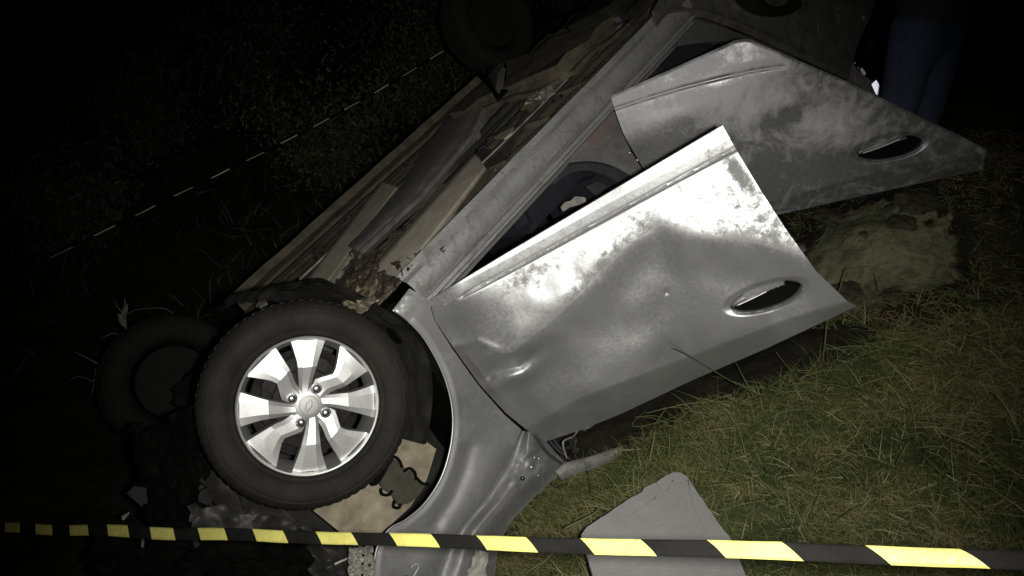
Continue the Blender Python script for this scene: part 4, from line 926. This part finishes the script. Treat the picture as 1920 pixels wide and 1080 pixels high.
def far_tape():
    a = w_px(100, 482, 4.4); b = w_px(880, 68, 5.8); n = 25; V_, F_, mi = [], [], []
    for i in range(n + 1):
        t = i / n; p = a + (b - a) * t + CU * (-.05 * math.sin(math.pi * t) + .01 * math.sin(7 * t)); tw = CU * .0045 * (1 + .6 * math.sin(i * 1.9)) + CF * .03
        V_ += [p - tw, p + tw]
        if i < n:
            for s in range(1): F_.append((2 * i, 2 * i + 2, 2 * i + 3, 2 * i + 1)); mi.append(i % 2)
    y = bpy.data.materials['tape_yellow']; w_ = mat('tape_pale', (.75, .72, .5), (.6, .58, .4), rough=.5, bump=0)
    o = mesh_obj('barrier_tape', V_, F_, None, None, True, [w_, bpy.data.materials['tape_black']], mi); sm = o.modifiers.new('film', 'SOLIDIFY'); sm.thickness = .0015
    tag(o, 'distant barrier tape seen edge-on as a dashed line beyond the car', 'tape')
far_tape()

# loose stems on the edge of the bank
def stem(P, r, name='grass_stem', m='tall', d=2.5):
    Q = np.array([w_px(*p) for p in P]); Q = smooth_line(Q, 24); rr = np.linspace(r, r * .35, len(Q)); v, f = tube_geo(Q, rr, 5); return v, f
def tuft(label, stems):
    c = np.array(w_px(*stems[0][0][0])); o = empty('grass_tuft', loc=c)
    for P, r in stems:
        v, f = stem(P, r); q = mesh_obj('blade', np.array(v) - c, f, MT['tall'], o)
        at = q.data.attributes.new('tone', 'FLOAT', 'POINT'); at.data.foreach_set('value', np.full(len(v), rng.uniform(.35, .9), dtype=np.float32))
    tag(o, label, 'grass'); return o
tuft('long pale blade leaning up against the lower edge of the front door', [([(1445, 752, 2.55), (1380, 720, 2.4), (1300, 672, 2.25), (1262, 652, 2.12)], .0030), ([(1412, 742, 2.5), (1390, 700, 2.5), (1376, 672, 2.45)], .0028), ([(1500, 716, 2.55), (1478, 690, 2.45), (1455, 660, 2.4)], .0022), ([(1440, 728, 2.55), (1470, 705, 2.5), (1495, 688, 2.45)], .0022), ([(1455, 726, 2.6), (1430, 718, 2.5), (1395, 714, 2.5)], .0018)])
tuft('spray of bluish green blades at the edge of the hollow', [([(1370, 752, 2.55), (1290, 757, 2.5), (1210, 775, 2.5)], .0030), ([(1230, 808, 2.6), (1215, 800, 2.5), (1185, 797, 2.5), (1210, 770, 2.5)], .0022), ([(1260, 790, 2.6), (1230, 780, 2.5), (1190, 782, 2.5)], .0020), ([(1215, 815, 2.6), (1235, 785, 2.5), (1250, 765, 2.5)], .0022), ([(1330, 770, 2.6), (1260, 764, 2.5), (1225, 772, 2.5)], .002), ([(1280, 775, 2.6), (1240, 790, 2.5), (1200, 800, 2.5)], .0022)])
tuft('bent dry stalk rising past the rear corner of the front door', [([(1541, 690, 2.6), (1547, 640, 2.5), (1552, 600, 2.45), (1562, 580, 2.45), (1582, 584, 2.45), (1610, 600, 2.45), (1616, 615, 2.5)], .0024), ([(1545, 652, 2.6), (1590, 655, 2.55), (1650, 640, 2.5)], .0020), ([(1630, 640, 2.6), (1628, 600, 2.5), (1632, 575, 2.5)], .0016)])
tuft('folded pale straw on the muddy ground between the two doors', [([(1568, 562, 2.9), (1578, 530, 2.85), (1586, 506, 2.85), (1600, 502, 2.85), (1632, 500, 2.85)], .0034), ([(1645, 545, 2.9), (1643, 525, 2.85), (1640, 512, 2.85)], .0036)])
tuft('short blades on the bank just above the grey board', [([(1350, 905, 2.2), (1370, 870, 2.1), (1378, 825, 2.05)], .0018), ([(1110, 925, 2.3), (1108, 890, 2.25), (1102, 865, 2.2)], .0018), ([(1060, 990, 2.1), (1110, 965, 2.1), (1130, 948, 2.1)], .003), ([(1560, 980, 1.95), (1600, 955, 1.9), (1620, 945, 1.9)], .0016), ([(1680, 870, 2.0), (1695, 845, 1.95), (1706, 826, 1.95)], .0016)])
# leafless weed by the far wheel, left of it
def weed():
    root = empty('dry_weed', loc=w_px(235, 690, 3.3)); c = np.array(root.location); tag(root, 'dry branching weed standing left of the far wheel', 'weed')
    B_ = [([(236, 720, 3.3), (237, 650, 3.3), (234, 560, 3.3)], .007), ([(236, 640, 3.3), (215, 625, 3.25), (190, 634, 3.2)], .003), ([(238, 588, 3.3), (260, 580, 3.25), (305, 578, 3.2), (325, 588, 3.2)], .003), ([(236, 592, 3.3), (222, 578, 3.3), (215, 565, 3.3)], .003),
          ([(238, 640, 3.3), (255, 628, 3.3)], .004), ([(196, 690, 3.3), (165, 672, 3.3), (140, 660, 3.3)], .0045), ([(200, 700, 3.3), (180, 715, 3.3), (150, 706, 3.3), (130, 712, 3.3)], .003), ([(180, 690, 3.3), (176, 720, 3.3), (172, 740, 3.3)], .003)]
    for P, r in B_:
        Q = smooth_line(np.array([w_px(*p) for p in P]), 18) - c; v, f = tube_geo(Q, np.linspace(r, r * .4, len(Q)), 6); mesh_obj('twig', v, f, MT['twig'], root)
    for (x, y, a_) in ((234, 583, 1.2), (206, 672, .6), (246, 632, .5), (228, 600, 2.0)):
        p = w_px(x, y, 3.25) - c; s = .022; V_ = []; 
        ax = CR * math.cos(a_) + CU * math.sin(a_); ay = -CR * math.sin(a_) + CU * math.cos(a_)
        for t in np.linspace(0, 1, 7):
            wv = .012 * math.sin(math.pi * t) ** .8; V_ += [p + ax * (t - .5) * .07 - ay * wv + CF * .004 * math.sin(t * 6), p + ax * (t - .5) * .07 + ay * wv - CF * .004]
        o = mesh_obj('leaf', V_, [(2 * i, 2 * i + 2, 2 * i + 3, 2 * i + 1) for i in range(6)], MT['twig'], root); m_ = o.modifiers.new('s', 'SOLIDIFY'); m_.thickness = .001
weed()
for lb, x, y, dd, x2, y2 in (('upper pale rod sticking out of the dark ditch below the tape', 266, 1068, 2.3, 268, 1008), ('lower pale rod at the bottom edge of the dark ditch', 316, 1110, 2.2, 318, 1063)):
    P = np.array([w_px(x, y, dd), w_px(x2, y2, dd)]); c = P[0].copy(); o = tube('pale_rod', P - c, [.004, .0045], MT['stone']); o.location = c; tag(o, lb, 'rod')
c = w_px(237, 966, 2.2); bm = bmesh.new(); bmesh.ops.create_cone(bm, segments=5, radius1=.011, radius2=.004, depth=.034, cap_ends=True)
for v in bm.verts: v.co += Vector([.002 * random.uniform(-1, 1) for _ in range(3)])
me = bpy.data.meshes.new('plastic_shard'); bm.to_mesh(me); bm.free(); me.materials.append(MT['white']); o = bpy.data.objects.new('plastic_shard', me); COL.objects.link(o); o.location = c; o.rotation_euler = (.3, .75, .2); o.scale = (.55, 1, 1)
tag(o, 'small white plastic shard among the dark debris above the tape', 'shard')
# stones and clods in the ditch and on the mud
for i, (x, y, s, nm, lb) in enumerate([(1565, 415, .085, 'clod', 'dark rounded clod of earth under the rear door'), (1690, 420, .06, 'clod', 'dark flat clod on the mud right of the pale patch'), (1622, 440, .025, 'clod', 'small dark clod in the middle of the pale mud'),
                                      (1600, 548, .07, 'clod', 'earth clod beside the rear corner of the front door'), (1720, 385, .09, 'clod', 'mossy clod at the right below the rear door'), (1505, 468, .03, 'stone', 'small pale stone by the rear edge of the front door'), (1680, 560, .05, 'clod', 'low clod where the mud meets the grass')]):
    r = rays(np.array([x, y], float)) @ CW.T; t = 1.5
    for _ in range(400):
        p = CO + r * t
        if p[2] < ground_z(np.array([p[0]]), np.array([p[1]]))[0]: break
        t += .01
    bm = bmesh.new(); bmesh.ops.create_icosphere(bm, subdivisions=4, radius=s)
    for v in bm.verts:
        n_ = mnoise.fractal(v.co * (1.2 / s) + Vector((i * 5, 0, 0)), .9, 2, 4); v.co = v.co * (1 + .45 * n_); v.co.z *= .35
    me = bpy.data.meshes.new(nm); bm.to_mesh(me); bm.free(); me.materials.append(MT['stone'] if nm == 'stone' else MT['clod']); me.polygons.foreach_set('use_smooth', [True] * len(me.polygons))
    o = bpy.data.objects.new(nm, me); COL.objects.link(o); o.location = Vector(p) + Vector((0, 0, s * .15)); tag(o, lb, nm)

# shrubs and saplings on the dark far side
def shrub(px_, py_, d, H, R_, label, seed):
    rg = np.random.default_rng(seed); b = w_px(px_, py_, d); b[2] = ground_z(np.array([b[0]]), np.array([b[1]]))[0]
    root = empty('shrub', loc=b); tag(root, label, 'shrub', 'dark shrubs beyond the ditch')
    tips = []
    for k in range(9):
        a = rg.uniform(0, 6.28); ln = rg.uniform(.6, 1) * H; P = [(0, 0, -.05), (R_ * .25 * math.cos(a), R_ * .25 * math.sin(a), ln * .4), (R_ * .8 * math.cos(a), R_ * .8 * math.sin(a), ln)]
        P = smooth_line(P, 14); tips.append(P); v, f = tube_geo(P, np.linspace(.018, .004, len(P)), 6); mesh_obj('stem', v, f, MT['wood'], root)
    n = 4200; ti = rg.integers(0, 9, n); tt = rg.uniform(.25, 1, n); base = np.array([tips[i][int(t * (len(tips[i]) - 1))] for i, t in zip(ti, tt)]) + rg.normal(0, 1, (n, 3)) * np.array([R_, R_, H * .6]) * .2
    base[:, 2] = np.abs(base[:, 2]); dr = rg.normal(0, 1, (n, 3)); dr[:, 2] += .3
    o = blades('foliage', base, dr, rg.uniform(.02, .065, n), rg.uniform(.006, .014, n), rg.normal(0, .008, (n, 3)), rg.uniform(0, 1, n), MT['leafdark'], 3, True); o.parent = root
for i, a in enumerate([(620, 330, 6.2, 1.1, .8, 'low dark shrub close behind the underside of the car'), (780, 200, 7.0, 1.5, .9, 'dark leafy shrub where the far tape passes behind'), (480, 250, 7.8, 1.9, 1.0, 'taller dark shrub in the middle of the far bank'),
                       (300, 330, 7.0, 1.3, .9, 'shrub under the left end of the far tape'), (880, 60, 7.6, 1.8, .9, 'dark shrub behind the tail end of the underbody'), (160, 450, 5.6, .9, .7, 'low shrub at the far left above the far wheel'), (1060, 30, 8.5, 1.9, 1.1, 'dark shrub directly above the raised sill'), (1560, 20, 7.5, 1.7, 1.0, 'shrub in the gloom beyond the rear of the car')]): shrub(*a, 100 + i)

# person standing behind the car
def person():
    g = w_px(1668, 330, 3.5); gx_, gy_ = g[0], g[1]; gz = 0.22
    root = empty('person', loc=(gx_, gy_, gz)); root.rotation_euler = (0, 0, math.radians(35)); tag(root, 'person in dark blue jeans standing behind the open rear door', 'person')
    def skin(name, V_, E_, R_, m, rootv=0, lv=2):
        me = bpy.data.meshes.new(name); me.from_pydata(V_, E_, []); me.materials.append(m); o = bpy.data.objects.new(name, me); COL.objects.link(o); o.parent = root
        s = o.modifiers.new('skin', 'SKIN'); me.skin_vertices[0]
        for i, r in enumerate(R_): me.skin_vertices[0].data[i].radius = r if isinstance(r, tuple) else (r, r)
        me.skin_vertices[0].data[rootv].use_root = True; s.use_smooth_shade = True
        ss = o.modifiers.new('sub', 'SUBSURF'); ss.levels = lv; ss.render_levels = lv; return o
    # body: pelvis, spine, neck, head, arms
    Vb = [(0, 0, .93), (0, .01, 1.12), (0, .02, 1.30), (0, .01, 1.44), (0, -.01, 1.54), (0, -.03, 1.62), (0, -.03, 1.72),
          (.18, .01, 1.43), (.25, -.02, 1.16), (.14, -.24, 1.30), (.10, -.27, 1.34), (-.18, .01, 1.43), (-.25, -.02, 1.16), (-.14, -.24, 1.30), (-.10, -.27, 1.34),
          (.10, 0, .88), (.12, -.02, .50), (.13, .02, .12), (-.10, 0, .88), (-.13, -.03, .50), (-.14, .0, .12)]
    Eb = [(0, 1), (1, 2), (2, 3), (3, 4), (4, 5), (5, 6), (3, 7), (7, 8), (8, 9), (9, 10), (3, 11), (11, 12), (12, 13), (13, 14), (0, 15), (15, 16), (16, 17), (0, 18), (18, 19), (19, 20)]
    Rb = [(.11, .08), (.11, .075), (.12, .08), (.07, .055), .05, (.075, .09), (.065, .085), .055, .042, .032, (.04, .02), .055, .042, .032, (.04, .02), (.075, .08), .055, .035, (.075, .08), .055, .035]
    skin('body', Vb, Eb, Rb, MT['skin'])
    skin('jeans', [(0, 0, .98), (0, 0, .88), (.105, 0, .80), (.125, -.02, .50), (.135, .02, .12), (-.105, 0, .80), (-.135, -.03, .50), (-.145, .0, .12)], [(0, 1), (1, 2), (2, 3), (3, 4), (1, 5), (5, 6), (6, 7)],
         [(.175, .125), (.17, .125), (.105, .11), .082, .075, (.105, .11), .082, .075], MT['jeans'])
    skin('jacket', [(0, 0, .84), (0, 0, .98), (0, .01, 1.15), (0, .02, 1.32), (0, .01, 1.46), (.19, .01, 1.43), (.26, -.02, 1.16), (.145, -.23, 1.29), (-.19, .01, 1.43), (-.26, -.02, 1.16), (-.145, -.23, 1.29)], [(0, 1), (1, 2), (2, 3), (3, 4), (4, 5), (5, 6), (6, 7), (4, 8), (8, 9), (9, 10)],
         [(.19, .15), (.20, .155), (.185, .14), (.185, .14), (.10, .085), .075, .06, .048, .075, .06, .048], MT['jacket'])
    skin('hair', [(0, .0, 1.66), (0, .01, 1.75)], [(0, 1)], [(.075, .085), (.065, .075)], MT['hair'])
    for s in (-1, 1):
        skin('shoe', [(.135 * s, .06, .03), (.135 * s, -.05, .035), (.14 * s, -.17, .025)], [(0, 1), (1, 2)], [(.055, .055), (.06, .06), (.05, .04)], MT['shoe'])
        hx = .215 * s; sh_ = Vector((-.11 * s, -.0, .40))
        skin('hand', [(hx, -.25, .945), (hx, -.31, .92), (hx - .03, -.35, .90), (hx - .032, -.37, .875), (hx - .01, -.36, .895), (hx - .01, -.385, .865), (hx + .012, -.355, .895), (hx + .012, -.378, .865), (hx + .032, -.345, .90), (hx + .034, -.362, .875), (hx - .04 * s, -.28, .935), (hx - .055 * s, -.31, .915)],
             [(0, 1), (1, 2), (2, 3), (1, 4), (4, 5), (1, 6), (6, 7), (1, 8), (8, 9), (0, 10), (10, 11)], [(.032, .018), (.036, .018), .010, .008, .010, .008, .010, .008, .009, .007, .012, .010], MT['skin']).location = sh_
    # pocket seam down the side of the jeans
    tube('pocket_seam', smooth_line([(-.19, -.03, .95), (-.215, -.02, .80), (-.21, -.05, .62)], 14), .004, MT['jeans'], root, 6)
    for ex in (-.03, .03):
        bm = bmesh.new(); bmesh.ops.create_uvsphere(bm, u_segments=10, v_segments=8, radius=.012)
        for v in bm.verts: v.co += Vector((ex, -.105, 1.67))
        me = bpy.data.meshes.new('eye'); bm.to_mesh(me); bm.free(); me.materials.append(MT['boltc']); o = bpy.data.objects.new('eye', me); COL.objects.link(o); o.parent = root
    skin('nose', [(0, -.10, 1.66), (0, -.13, 1.635)], [(0, 1)], [.010, .014], MT['skin'])
person()
